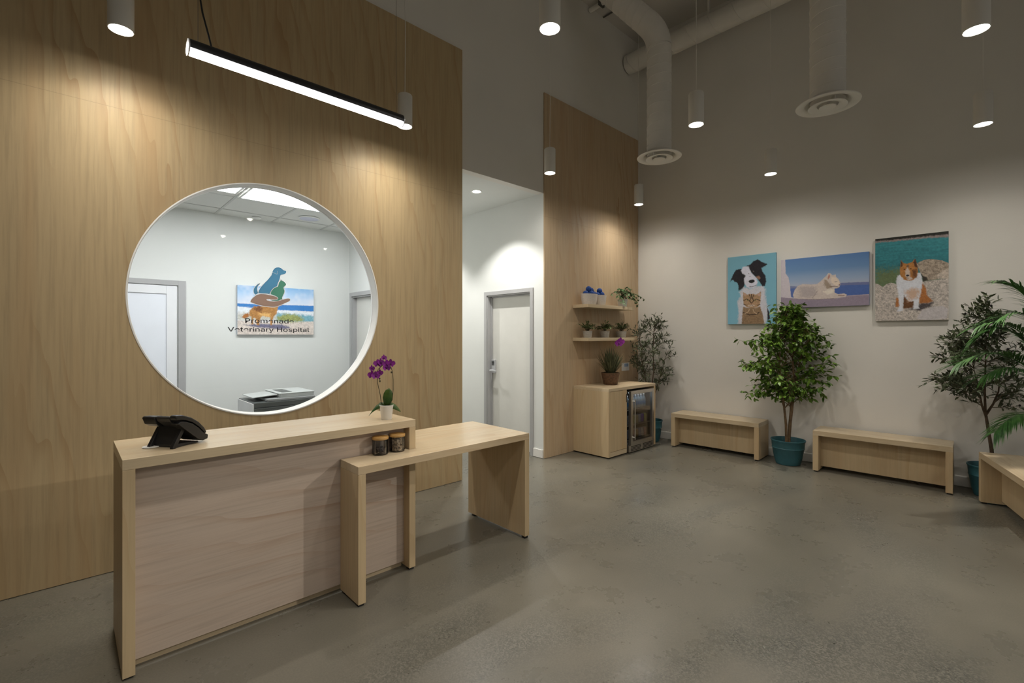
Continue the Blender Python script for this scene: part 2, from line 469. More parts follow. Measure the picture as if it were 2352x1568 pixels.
def holed_rect(m, x0, x1, z0, z1, cx, cz, r, y0, y1, n=128):
    """slab in the XZ plane with a round hole"""
    angs = sorted(set([2*PI*i/n for i in range(n)] + [math.atan2(z-cz, x-cx) % (2*PI) for x in (x0, x1) for z in (z0, z1)]))
    def rim(a):
        dx, dz = math.cos(a), math.sin(a); k = 1e9
        if dx > 1e-9: k = min(k, (x1-cx)/dx)
        if dx < -1e-9: k = min(k, (x0-cx)/dx)
        if dz > 1e-9: k = min(k, (z1-cz)/dz)
        if dz < -1e-9: k = min(k, (z0-cz)/dz)
        return cx+dx*k, cz+dz*k
    rows = []
    for a in angs:
        ix, iz = cx+r*math.cos(a), cz+r*math.sin(a); ox, oz = rim(a)
        rows.append([m.bm.verts.new(p) for p in ((ix, y0, iz), (ox, y0, oz), (ox, y1, oz), (ix, y1, iz))])
    for A, B in zip(rows, rows[1:]+rows[:1]):
        for i in range(4):
            j = (i+1) % 4
            m.bm.faces.new((A[i], A[j], B[j], B[i]))
WCX, WCZ, WR = 1.163, 1.772, 0.880
OX0, OX1, OZ = 2.991, 4.236, 3.230           # corridor opening
m = MB()
holed_rect(m, -5.0, OX0, 0.0, 5.93, WCX, WCZ, WR, WY+0.015, WY+0.115)
m.box(OX0, OX1, WY+0.015, WY+0.115, OZ, 5.93); m.box(OX1, 4.36, WY+0.015, WY+0.115, 3.4, 5.93); m.box(4.36, 6.40, WY+0.015, WY+0.115, 0, 5.93)
struct(m.build('wall_left', M_wall))
m = MB(); holed_rect(m, -5.0, OX0, 0.004, 4.452, WCX, WCZ, WR, WY, WY+0.0149); struct(m.build('trim_1', M_wallwood))
m = MB(); m.box(OX1, 6.322, WY, WY+0.0149, 0.004, 4.452); struct(m.build('trim_2', M_wallwood2))
# picture wall
m = MB(); m.box(-0.14, 10.2, 0.0, 0.12, 0, 5.93); struct(m.build('wall_back', M_wall, loc=P0, rotz=RB))
m = MB(); m.prism([(0.0, 0.004), (-0.014, 0.004), (-0.014, 0.096), (-0.010, 0.104), (0.0, 0.104)], 'x', 0.02, 9.9); struct(m.build('baseboard_back', M_trimwhite, loc=P0, rotz=RB))
# slanted right wall and the rear, out of the picture
WRa = math.atan2(-0.268, -0.963)
RY = -6.0
m = MB(); m.box(-5.0, -4.0, RY-0.12, RY, 0, 5.93); m.box(5.0, 6.95, RY-0.12, RY, 0, 5.93); m.box(-4.0, 5.0, RY-0.12, RY, 0, 0.15); m.box(-4.0, 5.0, RY-0.12, RY, 4.6, 5.93)
struct(m.build('wall_right', M_wall))
# added storefront glazing, invented to let soft fill light in behind the camera
w2 = bpy.data.objects.new('fill_window', None); C.objects.link(w2); w2.location = (0, RY, 0); struct(w2)
m = MB()
for i in range(6): m.box(-4.0+1.79*i, -3.95+1.79*i, -0.10, -0.02, 0.15, 4.6)
for z in (0.15, 2.4, 4.55): m.box(-3.95, 4.95, -0.095, -0.025, z, z+0.05)
m.build('window_frame', M_blackmetal, w2)
m = MB(); m.box(-3.95, 4.95, -0.061, -0.055, 0.20, 4.55); m.build('glass', M_glass, w2)
pl = bpy.data.lights.new('window_portal', 'AREA'); pl.shape = 'RECTANGLE'; pl.size = 8.9; pl.size_y = 4.4; pl.cycles.is_portal = True
po = bpy.data.objects.new('window_portal', pl); C.objects.link(po); po.parent = w2; po.location = (0.5, -0.14, 2.38); po.rotation_euler = (PI/2, 0, 0)
m = MB(); m.box(-5.12, -5.0, -6.1, 4.04, 0, 5.93); struct(m.build('wall_rear', M_wall))

# back office behind the round window
OFX0, OFX1, OFY, OFZ = -2.6, 2.89, 6.40, 2.92
m = MB(); m.box(OFX0, OFX1, OFY, OFY+0.1, 0, 3.0); struct(m.build('wall_office_far', M_office))
m = MB(); m.box(OFX0-0.1, OFX0, WY+0.115, OFY+0.1, 0, 3.0); struct(m.build('wall_office_left', M_office))
D3a, D3b, D3z = 5.36, 6.30, 2.035
m = MB(); m.box(OFX1, OX0, WY+0.115, D3a, 0, 3.4); m.box(OFX1, OX0, D3b, 9.0, 0, 3.4); m.box(OFX1, OX0, D3a, D3b, D3z, 3.4)
struct(m.build('wall_office_right', M_office))
m = MB(); m.box(OFX0, OFX1, WY+0.115, OFY, OFZ, OFZ+0.1); struct(m.build('ceiling_office', M_tile))
m = MB()
for i in range(9): m.box(1.27-0.61*6+0.61*i-0.012, 1.27-0.61*6+0.61*i+0.012, WY+0.115, OFY, OFZ-0.004, OFZ)
for yy in (4.27, 4.88, 5.49, 6.10): m.box(OFX0, OFX1, yy-0.012, yy+0.012, OFZ-0.0045, OFZ)
struct(m.build('trim_3', plain('grid_bar', (0.56, 0.56, 0.54), 0.5)))
# corridor
m = MB(); DC0, DC1, DCZ = 4.163, 5.005, 2.046
m.box(4.2365, 4.3595, WY+0.0152, DC0, 0, 3.3995); m.box(4.2365, 4.3595, DC1, 9.0, 0, 3.3995); m.box(4.2365, 4.3595, DC0, DC1, DCZ, 3.3995)
struct(m.build('wall_corridor_right', M_office))
m = MB(); m.box(OFX1, 4.4, 9.0, 9.1, 0, 3.4); struct(m.build('wall_corridor_end', M_office))
m = MB(); m.box(OX0, 4.24, WY+0.115, 9.0, OZ, OZ+0.1); struct(m.build('ceiling_corridor', M_office))
m = MB(); m.box(4.2225, 4.2360, 3.95, 4.110, 0.004, 0.105); m.box(4.2225, 4.2360, 5.06, 8.99, 0.004, 0.105)
struct(m.build('baseboard_corridor', M_trimwhite, bevel=0.003))

# corridor door
d = bpy.data.objects.new('door_1', None); C.objects.link(d); d.location = (4.2364, (DC0+DC1)/2, 0); struct(d)
hw = (DC1-DC0)/2
m = MB()
for s in (-1, 1):
    a, b = sorted((s*(hw-0.001), s*(hw+0.05))); m.box(-0.016, 0.0, a, b, 0.0, DCZ+0.05)
    a, b = sorted((s*(hw-0.001), s*(hw-0.016))); m.box(0.0, 0.115, a, b, 0.0, DCZ)
    a, b = sorted((s*(hw-0.016), s*(hw-0.032))); m.box(0.058, 0.078, a, b, 0.0, DCZ-0.016)
m.box(-0.016, 0.0, -hw, hw, DCZ-0.001, DCZ+0.05); m.box(0.0, 0.115, -hw, hw, DCZ-0.016, DCZ-0.001); m.box(0.058, 0.078, -hw+0.016, hw-0.016, DCZ-0.032, DCZ-0.016)
m.build('door_frame', M_greyframe, d, bevel=0.002)
m = MB(); m.box(0.080, 0.115, -hw+0.019, hw-0.019, 0.010, DCZ-0.019); lf = m.build('door_leaf', M_doorleaf, d)
m = MB(); m.box(0.045, 0.0795, hw-0.105, hw-0.035, 0.985, 1.165); lk = m.build('lock_case', M_alu, d, bevel=0.006)
m = MB()
for r_ in range(4):
    for c_ in range(2): m.box(0.041, 0.046, hw-0.095+c_*0.026, hw-0.075+c_*0.026, 1.09+r_*0.016, 1.102+r_*0.016)
m.build('keypad', M_black, lk)
m = MB(); Mr = Matrix.Translation((0.02, hw-0.07, 1.02)) @ Matrix.Rotation(PI/2, 4, 'Y'); m.cyl(0.014, -0.03, 0.03, 20, M=Mr)
m.box(-0.014, 0.006, hw-0.19, hw-0.058, 1.010, 1.030); m.build('lever_handle', M_alu, d, bevel=0.004)
# corridor ceiling downlight
t = thing('downlight', 'small round recessed downlight in the white corridor ceiling', 'ceiling light', (3.60, 4.45, OZ))
m = MB(); m.lathe([(0.048, -0.001), (0.064, -0.006), (0.068, -0.003), (0.068, -0.0005)], 32); m.build('trim_ring', M_white, t, smooth=True)
m = MB(); m.cyl(0.047, -0.0035, -0.0015, 32); m.build('lens', M_down, t)
ld = bpy.data.lights.new('corridor_lamp', 'SPOT'); ld.energy = DOWN_W; ld.color = (1, 0.97, 0.92); ld.spot_size = math.radians(108); ld.spot_blend = 0.45; ld.shadow_soft_size = 0.03
lo = bpy.data.objects.new('corridor_lamp', ld); C.objects.link(lo); lo.parent = t; lo.location = (0, 0, -0.012)
for yy in (6.1, 7.7):                         # added downlights, unseen behind the panelling, to fill the corridor with light
    q = dup(t, (3.60, yy, OZ), None, 'added fill downlight deeper in the corridor, unseen behind the panelled wall')
t['group'] = 'corridor downlights'
for q in C.objects:
    if q.name.startswith('downlight.'): q['group'] = 'corridor downlights'

# office doors
d = bpy.data.objects.new('door_2', None); C.objects.link(d); d.location = (0.39, OFY, 0); struct(d)
m = MB()
for s in (-1, 1):
    a, b = sorted((s*0.520, s*0.591)); m.box(a, b, -0.03, -0.001, 0.0, 2.107)
m.box(-0.520, 0.520, -0.03, -0.001, 2.052, 2.107); m.build('door_frame', M_greyframe, d, bevel=0.002)
m = MB()
for s in (-1, 1):
    a, b = sorted((s*0.415, s*0.510)); m.box(a, b, -0.022, -0.002, 0.01, 2.046)
m.box(-0.415, 0.415, -0.022, -0.002, 1.955, 2.046); m.box(-0.415, 0.415, -0.022, -0.002, 0.01, 0.25)
m.build('door_leaf', plain('white_alu', (0.78, 0.79, 0.82), 0.35, var=0.02), d, bevel=0.003)
m = MB(); m.box(-0.415, 0.415, -0.010, -0.004, 0.25, 1.955); m.build('frosted_pane', plain('frosted_pane', (0.80, 0.83, 0.90), 0.25, var=0.02), d)
d = bpy.data.objects.new('door_3', None); C.objects.link(d); d.location = (OFX1, (D3a+D3b)/2, 0); struct(d)
hw = (D3b-D3a)/2
m = MB()
for s in (-1, 1):
    a, b = sorted((s*(hw-0.001), s*(hw+0.055))); m.box(-0.016, -0.0005, a, b, 0, D3z+0.055)
    a, b = sorted((s*(hw-0.001), s*(hw-0.016))); m.box(0.0, 0.098, a, b, 0, D3z-0.001)
m.box(-0.016, -0.0005, -hw, hw, D3z, D3z+0.055); m.box(0.0, 0.098, -hw, hw, D3z-0.016, D3z-0.001)
m.build('door_frame', M_greyframe, d, bevel=0.002)
m = MB(); m.box(0.055, 0.095, -hw+0.018, hw-0.018, 0.01, D3z-0.018); m.build('door_leaf', M_doorleaf, d)

# round window
win = bpy.data.objects.new('window_1', None); C.objects.link(win); win.location = (WCX, WY, WCZ); struct(win)
My = Matrix.Rotation(-PI/2, 4, 'X')          # lathe z axis -> +Y
m = MB(); m.lathe([(WR-0.008, 0.112), (WR-0.001, 0.1145), (WR-0.001, 0.0), (WR+0.003, -0.003), (WR-0.005, -0.004), (WR-0.008, -0.001), (WR-0.010, 0.080), (WR-0.0085, 0.081), (WR-0.0085, 0.084), (WR-0.010, 0.085), (WR-0.010, 0.108), (WR-0.008, 0.112)], 160, M=My)
m.build('frame', M_white, win, smooth=True)
m = MB(); m.cyl(WR-0.0095, 0.090, 0.097, 128, M=My); part_label(m.build('glass', M_glass, win), 'clear round pane')

DOG = [(1.29,2.018),(1.271,2.02),(1.261,2.028),(1.25,2.038),(1.231,2.041),(1.211,2.036),(1.197,2.022),(1.19,2.009),(1.187,1.998),(1.184,1.982),(1.179,1.97),(1.156,1.938),(1.127,1.904),(1.102,1.871),(1.091,1.85),(1.085,1.827),(1.114,1.827),(1.146,1.828),(1.167,1.824),(1.174,1.845),(1.187,1.867),(1.205,1.882),(1.223,1.89),(1.226,1.912),(1.236,1.934),(1.243,1.959),(1.246,1.982),(1.268,1.988),(1.283,1.995),(1.29,2.006)]
EAR = [(1.186,1.996),(1.208,1.99),(1.22,1.985),(1.227,1.993),(1.227,2.005),(1.224,2.011)]
TAIL = [(1.1,1.905),(1.08,1.894),(1.063,1.876),(1.053,1.854),(1.052,1.837),(1.056,1.824),(1.061,1.816),(1.067,1.814),(1.084,1.827),(1.08,1.839),(1.077,1.853),(1.078,1.87),(1.084,1.887)]
CAT = [(1.25,1.947),(1.255,1.935),(1.271,1.933),(1.28,1.923),(1.29,1.911),(1.281,1.896),(1.27,1.888),(1.271,1.872),(1.277,1.859),(1.275,1.841),(1.265,1.819),(1.258,1.804),(1.258,1.793),(1.264,1.788),(1.245,1.785),(1.235,1.777),(1.208,1.773),(1.179,1.775),(1.179,1.777),(1.221,1.782),(1.232,1.792),(1.226,1.804),(1.208,1.813),(1.184,1.821),(1.173,1.824),(1.177,1.842),(1.19,1.864),(1.208,1.879),(1.228,1.887),(1.232,1.902),(1.235,1.92),(1.245,1.931)]
HAND = [(1.026,1.756),(1.042,1.782),(1.067,1.807),(1.092,1.82),(1.13,1.821),(1.172,1.815),(1.205,1.808),(1.221,1.8),(1.226,1.794),(1.22,1.785),(1.195,1.782),(1.153,1.784),(1.139,1.78),(1.146,1.774),(1.169,1.768),(1.195,1.766),(1.225,1.77),(1.261,1.783),(1.298,1.796),(1.315,1.796),(1.32,1.786),(1.309,1.773),(1.261,1.749),(1.211,1.726),(1.179,1.724),(1.114,1.73),(1.067,1.742)]
def smooth_poly(p, closed=True, it=2):
    for _ in range(it):
        q = []
        n = len(p)
        for i in range(n if closed else n-1):
            a, b = p[i], p[(i+1) % n]
            q += [(a[0]*.8+b[0]*.2, a[1]*.8+b[1]*.2), (a[0]*.2+b[0]*.8, a[1]*.2+b[1]*.8)]
        if not closed: q = [p[0]] + q + [p[-1]]
        p = q
    return p
def decal(m, pts, y, mi):
    m.mi = mi
    from mathutils.geometry import tessellate_polygon
    vs = [m.bm.verts.new((x-WCX, y, z-WCZ)) for x, z in pts]
    for tri in tessellate_polygon([[Vector((x, z, 0)) for x, z in pts]]):
        try:
            f = m.bm.faces.new([vs[i] for i in tri]); f.material_index = mi
        except ValueError: pass
def ribbon(m, pts, y, w, mi, closed=True):
    n = len(pts); L_, R_ = [], []
    for i, p in enumerate(pts):
        a = pts[(i-1) % n] if (closed or i > 0) else p; b = pts[(i+1) % n] if (closed or i < n-1) else p
        d = Vector((b[0]-a[0], b[1]-a[1])); d = d.normalized() if d.length > 1e-9 else Vector((1, 0))
        nx, nz = -d.y*w, d.x*w
        L_.append(m.bm.verts.new((p[0]+nx-WCX, y, p[1]+nz-WCZ))); R_.append(m.bm.verts.new((p[0]-nx-WCX, y, p[1]-nz-WCZ)))
    for i in range(n if closed else n-1):
        j = (i+1) % n
        try:
            f = m.bm.faces.new((L_[i], L_[j], R_[j], R_[i])); f.material_index = mi
        except ValueError: pass
M_d_white = plain('white_vinyl', (0.85, 0.86, 0.86), 0.5, var=0.01)
M_d_blue = plain('blue_vinyl', (0.075, 0.225, 0.360), 0.5, var=0.03)
M_d_green = plain('green_vinyl', (0.080, 0.240, 0.165), 0.5, var=0.03)
M_d_brown = plain('tan_vinyl', (0.270, 0.170, 0.130), 0.5, var=0.03)
M_d_black = plain('black_vinyl', (0.008, 0.008, 0.009), 0.5, var=0.02)
def vinyl(name, col):
    k = NT(name); k.b.inputs['Base Color'].default_value = tuple(col)+(1,); k.b.inputs['Roughness'].default_value = 0.5
    tl = k.n('ShaderNodeBsdfTranslucent'); tl.inputs[0].default_value = tuple(col)+(1,); mx = k.n('ShaderNodeMixShader'); mx.inputs[0].default_value = 0.5
    k.l(k.b.outputs[0], mx.inputs[1]); k.l(tl.outputs[0], mx.inputs[2]); k.l(mx.outputs[0], k.out.inputs[0]); return k.m
M_d_white = vinyl('white_vinyl', (0.92, 0.93, 0.93)); M_d_blue = vinyl('blue_vinyl', (0.10, 0.29, 0.46)); M_d_green = vinyl('green_vinyl', (0.10, 0.30, 0.21)); M_d_brown = vinyl('tan_vinyl', (0.40, 0.26, 0.20))
def emblem(name, polys, mat, extra=None, y=0.0890):
    m = MB()
    for p in polys:
        q = smooth_poly(p); ribbon(m, q, y+0.0004, 0.0042, 0); decal(m, q, y, 1)
    if extra: ribbon(m, smooth_poly(extra, False), y-0.0004, 0.0020, 0, False)
    return m.build(name, [M_d_white, mat], win)
part_label(emblem('dog_emblem', [DOG, TAIL], M_d_blue, EAR, 0.0890), 'blue sitting dog silhouette')
part_label(emblem('cat_emblem', [CAT], M_d_green, None, 0.0880), 'green sitting cat silhouette')
part_label(emblem('hand_emblem', [HAND], M_d_brown, None, 0.0870), 'brown cupped hand silhouette')
dg = bpy.context.evaluated_depsgraph_get()
def sans_font():
    import os
    try:
        p = os.path.join(bpy.utils.resource_path('LOCAL'), 'datafiles', 'fonts', 'Inter.woff2')
        if os.path.exists(p): return bpy.data.fonts.load(p, check_existing=True)
    except Exception: pass
    return None
def lettering(body, x0, x1, z, caph):
    cu = bpy.data.curves.new('lettering', 'FONT'); cu.body = body; cu.size = 1.0; cu.resolution_u = 4; cu.offset = 0.010
    fo = sans_font()
    if fo: cu.font = fo
    o = bpy.data.objects.new('lettering', cu); C.objects.link(o)
    bpy.context.view_layer.update()
    me = bpy.data.meshes.new_from_object(o.evaluated_get(bpy.context.evaluated_depsgraph_get()))
    C.objects.unlink(o); bpy.data.objects.remove(o)
    xs = [v.co.x for v in me.vertices]; a, b = min(xs), max(xs); kx = (x1-x0)/(b-a)
    ch = 0.70
    for v in me.vertices:
        v.co = Vector((x0-WCX+(v.co.x-a)*kx, 0.0885, z-WCZ+v.co.y*caph/ch))
    me.materials.clear(); me.materials.append(M_d_black)
    q = bpy.data.objects.new('lettering', me); C.objects.link(q); q.parent = win
    return q
part_label(lettering('Promenade', 0.994, 1.349, 1.596, 0.046), 'black lettering, first line')
part_label(lettering('Veterinary Hospital', 0.876, 1.472, 1.529, 0.046), 'black lettering, second line')

# ------------------------------------------------------------------ office things
def troffer(x0, x1, y0, y1, lab):
    t = thing('troffer_light', lab, 'ceiling light', ((x0+x1)/2, (y0+y1)/2, OFZ-0.006))
    a, b = (x1-x0)/2, (y1-y0)/2
    m = MB(); m.box(-a, a, -b, -b+0.02, -0.006, 0); m.box(-a, a, b-0.02, b, -0.006, 0); m.box(-a, -a+0.02, -b+0.02, b-0.02, -0.006, 0); m.box(a-0.02, a, -b+0.02, b-0.02, -0.006, 0)
    m.build('frame', M_white, t)
    m = MB(); m.box(-a+0.02, a-0.02, -b+0.02, b-0.02, -0.003, 0); m.build('lens', M_troffer, t)
troffer(1.29, 2.47, 4.90, 5.46, 'large glowing ceiling panel seen at the top of the round window')
troffer(0.07, 1.245, 4.78, 5.34, 'glowing ceiling panel at the upper left inside the round window, mostly cut off')
t = thing('ceiling_speaker', 'round white speaker grille in the office ceiling, seen through the round window', 'speaker', (2.142, 5.855, OFZ-0.005))
m = MB(); m.lathe([(0.118, 0), (0.118, -0.006), (0.108, -0.012)], 36); m.build('rim', M_white, t, smooth=True)
m = MB(); m.lathe([(0.108, -0.011), (0.06, -0.016), (0.004, -0.018)], 36, cap1=True); m.build('grille', plain('lilac_grille', (0.60, 0.61, 0.72), 0.5), t, smooth=True)
m = MB(); m.lathe([(0.048, 0), (0.048, -0.008), (0.036, -0.016), (0.003, -0.018)], 28, (1.669, 6.25, OFZ-0.005), cap1=True)
tag(m.build('sprinkler_cover', M_white, smooth=True), 'small white sprinkler cap on the office ceiling near the back wall', 'sprinkler')

# copier
t = thing('office_copier', 'grey and white office copier standing below the round window inside', 'copier', (1.335, 5.10, 0))
CW = plain('copier_white', (0.72, 0.73, 0.73), 0.45); CG = plain('copier_grey', (0.30, 0.31, 0.31), 0.5); CD = plain('copier_dark_grey', (0.075, 0.083, 0.080), 0.45); CL = plain('copier_light_grey', (0.46, 0.48, 0.47), 0.45)
m = MB(); m.box(0.004, 0.60, 0.02, 0.56, 0.03, 0.74); m.build('body', CW, t, bevel=0.008)
for i in range(2):
    m = MB(); m.box(0.02, 0.58, -0.004, 0.0195, 0.08+0.2*i, 0.265+0.2*i); m.build('paper_drawer', CG, t, bevel=0.006)
m = MB(); m.box(-0.006, 0.0035, -0.002, 0.56, 0.03, 0.828); m.build('side_cover', CW, t, bevel=0.002)
m = MB(); m.box(0.004, 0.60, -0.004, 0.56, 0.742, 0.782); m.box(0.004, 0.60, 0.004, 0.56, 0.786, 0.835); m.build('scanner_unit', CD, t, bevel=0.004)
m = MB(); m.box(0.13, 0.60, 0.02, 0.55, 0.838, 0.862); m.build('copy_lid', CG, t, bevel=0.004)
m = MB(); m.box(0.26, 0.60, 0.05, 0.54, 0.8625, 0.900); m.box(0.25, 0.606, 0.045, 0.545, 0.9005, 0.908); fd = m.build('document_feeder', CL, t, bevel=0.004)
m = MB(); m.prism([(0.02, 0.874), (0.30, 0.893), (0.30, 0.899), (0.02, 0.880)], 'y', 0.10, 0.48); m.build('feed_tray', CL, t)
m = MB(); m.box(0.30, 0.40, 0.12, 0.44, 0.9085, 0.9105); m.build('tray_recess', CD, fd)

# ------------------------------------------------------------------ desk and table
ZT = 0.960
t = thing('reception_desk', 'tall maple reception desk with a greyish front panel, black phone on top', 'desk', (0.178, 2.65, 0))
DL, DD = 1.462, 0.520                         # length, depth
m = MB(); m.box(0, DL, 0, DD, ZT-0.046, ZT); m.build('top', M_woodx, t, bevel=0.0012)
m = MB(); m.box(0, 0.045, 0, DD, 0.010, ZT-0.0465); m.build('side_panel', M_woodz, t, bevel=0.0012)
m = MB(); m.box(DL-0.045, DL, 0, DD, 0.016, ZT-0.0465); m.build('side_panel', M_woodz, t, bevel=0.0012)
m = MB(); m.box(0.0455, DL-0.0455, 0.070, 0.090, 0.040, ZT-0.0465); part_label(m.build('front_panel', M_panel, t), 'greyish front panel with horizontal grain')
m = MB(); m.box(0.0455, DL-0.0455, 0.100, 0.118, 0.0, 0.040); m.build('kick_strip', M_woodx, t)
m = MB(); m.box(0.0455, DL-0.0455, 0.30, 0.32, 0.5, ZT-0.0465); m.build('back_rail', M_woodx, t)
for x in (0.006, DL-0.039):
    for y in (0.012, DD-0.05):
        m = MB(); m.box(x, x+0.033, y, y+0.033, 0, 0.016 if x > 0.1 else 0.010); m.build('foot', M_black, t)

t = thing('side_table', 'lower maple table sticking out beside the reception desk, two jars at its left end', 'table', (1.172, 2.480, 0))
TZ = 0.775
m = MB(); m.prism([(0, 0), (1.336, 0), (1.336, 0.675), (0.473, 0.675), (0.473, 0.165), (0.418, 0.165), (0.418, 0.234), (0, 0.234)], 'z', TZ-0.045, TZ)
m.build('top', M_woodx, t, bevel=0.0012)
m = MB(); m.box(0, 0.045, 0, 0.234, 0.014, TZ-0.0455); m.build('leg_panel', M_woodz, t, bevel=0.0012)
m = MB(); m.box(1.291, 1.336, 0, 0.675, 0.018, TZ-0.0455); m.build('leg_panel', M_woodz, t, bevel=0.0012)
for x, y, h in ((0.006, 0.010, 0.014), (0.006, 0.19, 0.014), (1.297, 0.008, 0.018), (1.297, 0.60, 0.018)):
    m = MB(); m.box(x, x+0.032, y, y+0.032, 0, h); m.build('foot', M_black, t)

def jar(label, x, y, contents):
    t = thing('glass_jar', label, 'jar', (x, y, TZ), 0, 'lidded glass jars')
    m = MB(); m.lathe([(0.044, 0.001), (0.0475, 0.005), (0.0475, 0.088), (0.045, 0.092), (0.043, 0.092), (0.0445, 0.086), (0.0445, 0.007), (0.002, 0.006)], 32, cap0=True)
    m.build('jar_body', M_jarglass, t, smooth=True)
    m = MB(); m.lathe([(0.043, 0.0925), (0.0495, 0.0935), (0.0495, 0.105), (0.047, 0.108), (0.003, 0.109)], 32, cap0=True, cap1=True); m.build('lid', M_lid, t, smooth=True)
    rnd = random.Random(len(label)); m = MB()
    h = contents[0]
    for i in range(contents[1]):
        a = rnd.uniform(0, 2*PI); r = 0.036*math.sqrt(rnd.random()); z = rnd.uniform(0.014, h)
        s = contents[3]
        M = Matrix.Translation((r*math.cos(a), r*math.sin(a), z)) @ Matrix.Rotation(rnd.uniform(0, PI), 4, 'X') @ Matrix.Rotation(rnd.uniform(0, PI), 4, 'Z')
        m.box(-s[0], s[0], -s[1], s[1], -s[2], s[2], M)
    o = m.build('filling', contents[2], t); o['kind'] = 'stuff'
jar('glass jar with bamboo lid, a third full of dark treats, left of the fuller jar', 1.400, 2.664, (0.036, 110, plain('dark_treats', (0.075, 0.052, 0.040), 0.8, var=0.5, scale=90), (0.007, 0.005, 0.004)))
jar('glass jar with bamboo lid, full of pale brown biscuits, beside the desk leg', 1.517, 2.667, (0.078, 190, plain('pale_biscuits', (0.42, 0.32, 0.21), 0.8, var=0.5, scale=90), (0.009, 0.006, 0.005)))

# ------------------------------------------------------------------ desk telephone, seen from behind
t = thing('desk_telephone', 'black desk telephone seen from behind, standing on the tall desk', 'telephone', (0.400, 2.855, ZT), math.radians(-54.0)); t.scale = (0.80, 0.84, 1.0)
def slab(m, x0, x1, prof):
    m.prism(prof, 'x', x0, x1)
body = [(0.112, 0.012), (0.118, 0.030), (0.100, 0.060), (0.060, 0.098), (0.010, 0.128), (-0.050, 0.146), (-0.094, 0.152), (-0.104, 0.146), (-0.094, 0.128), (-0.062, 0.106), (-0.020, 0.072), (0.030, 0.034), (0.075, 0.010)]
m = MB(); slab(m, -0.034, 0.062, body); m.build('body', M_black, t, bevel=0.003)
scr = [(0.050, 0.100), (0.004, 0.130), (-0.060, 0.149), (-0.100, 0.150), (-0.108, 0.142), (-0.092, 0.112), (-0.066, 0.100), (-0.010, 0.086)]
m = MB(); slab(m, -0.128, -0.040, scr); m.build('display_housing', M_black, t, bevel=0.004)
m = MB(); slab(m, -0.115, -0.036, [(0.10, 0.014), (0.105, 0.028), (0.040, 0.090), (-0.008, 0.084), (0.055, 0.026), (0.08, 0.012)]); m.build('keypad_housing', M_black, t, bevel=0.003)
hs = [(0.108, 0.048), (0.090, 0.074), (0.050, 0.108), (0.000, 0.136), (-0.060, 0.156), (-0.098, 0.160), (-0.108, 0.152), (-0.100, 0.136), (-0.075, 0.134), (-0.040, 0.128), (0.005, 0.112), (0.050, 0.084), (0.082, 0.056), (0.098, 0.040)]
m = MB(); slab(m, 0.066, 0.112, hs); m.build('handset', M_black, t, bevel=0.006)
crd = [(0.108, 0.014), (0.112, 0.034), (0.078, 0.050), (0.045, 0.078), (0.000, 0.106), (-0.045, 0.122), (-0.080, 0.126), (-0.096, 0.118), (-0.060, 0.092), (-0.010, 0.058), (0.040, 0.024), (0.075, 0.010)]
m = MB(); slab(m, 0.064, 0.118, crd); m.build('cradle', M_black, t, bevel=0.003)
m = MB(); slab(m, -0.075, 0.085, [(-0.050, 0.098), (-0.040, 0.090), (-0.064, 0.018), (0.070, 0.008), (0.070, 0.001), (-0.078, 0.001), (-0.078, 0.014)])
for x in (-0.090, 0.072):
    slab(m, x, x+0.022, [(-0.046, 0.094), (-0.030, 0.080), (-0.086, 0.004), (-0.086, 0.0), (-0.110, 0.0), (-0.108, 0.010)])
m.build('stand', M_black, t, bevel=0.002)
m = MB(); m.tube([(0.06, 0.110, 0.020), (0.065, 0.135, 0.026), (0.055, 0.150, 0.022)], [0.006, 0.008, 0.008], 8); m.build('cord_plug', M_black, t)
m = MB(); m.lathe([(0.0, 0.0005), (0.033, 0.0005), (0.036, 0.003), (0.034, 0.0055), (0.002, 0.006)], 32, (0.300, 2.862, ZT), cap1=True)
tag(m.build('puck', M_ceramic, smooth=True), 'flat white round puck lying at the left foot of the black telephone', 'puck')

# ------------------------------------------------------------------ leaves and plants
def leaf(m, base, d, up, L, W, fold=0.15, droop=0.2, mi=0, prof=((0.0,0.04),(0.28,0.82),(0.55,1.0),(0.8,0.62),(1.0,0.0))):
    d = Vector(d).normalized(); s = d.cross(Vector(up))
    if s.length < 1e-4: s = d.cross(Vector((1, 0.3, 0)))
    s.normalize(); n = s.cross(d).normalized()
    prev = None
    for (tt, w) in prof:
        p = Vector(base) + d*(L*tt) - Vector((0, 0, 1))*(droop*L*tt*tt)
        c = m.bm.verts.new(p)
        if w > 0.0:
            a = m.bm.verts.new(p + s*(W*w*0.5) + n*(fold*W*w*0.5)); b = m.bm.verts.new(p - s*(W*w*0.5) + n*(fold*W*w*0.5))
        else: a = b = None
        if prev:
            pc, pa, pb = prev
            if a is not None:
                f1 = m.bm.faces.new((pc, c, a, pa)); f2 = m.bm.faces.new((pc, pb, b, c))
            else:
                f1 = m.bm.faces.new((pc, c, pa)); f2 = m.bm.faces.new((pc, pb, c))
            f1.material_index = f2.material_index = mi; f1.smooth = f2.smooth = True
        prev = (c, a, b)

def lerp(a, b, t_): return a + (b-a)*t_
def along(pts, u):
    n = len(pts)-1; k = min(n-1, int(u*n)); f = u*n-k
    return pts[k].lerp(pts[k+1], f), (pts[k+1]-pts[k]).normalized()

def arc(a, b, lift, n=6):
    a, b = Vector(a), Vector(b); out = []
    for i in range(n+1):
        u = i/n; p = a.lerp(b, u); p.z += lift*4*u*(1-u)*(1.15-0.3*u); out.append(p)
    return out

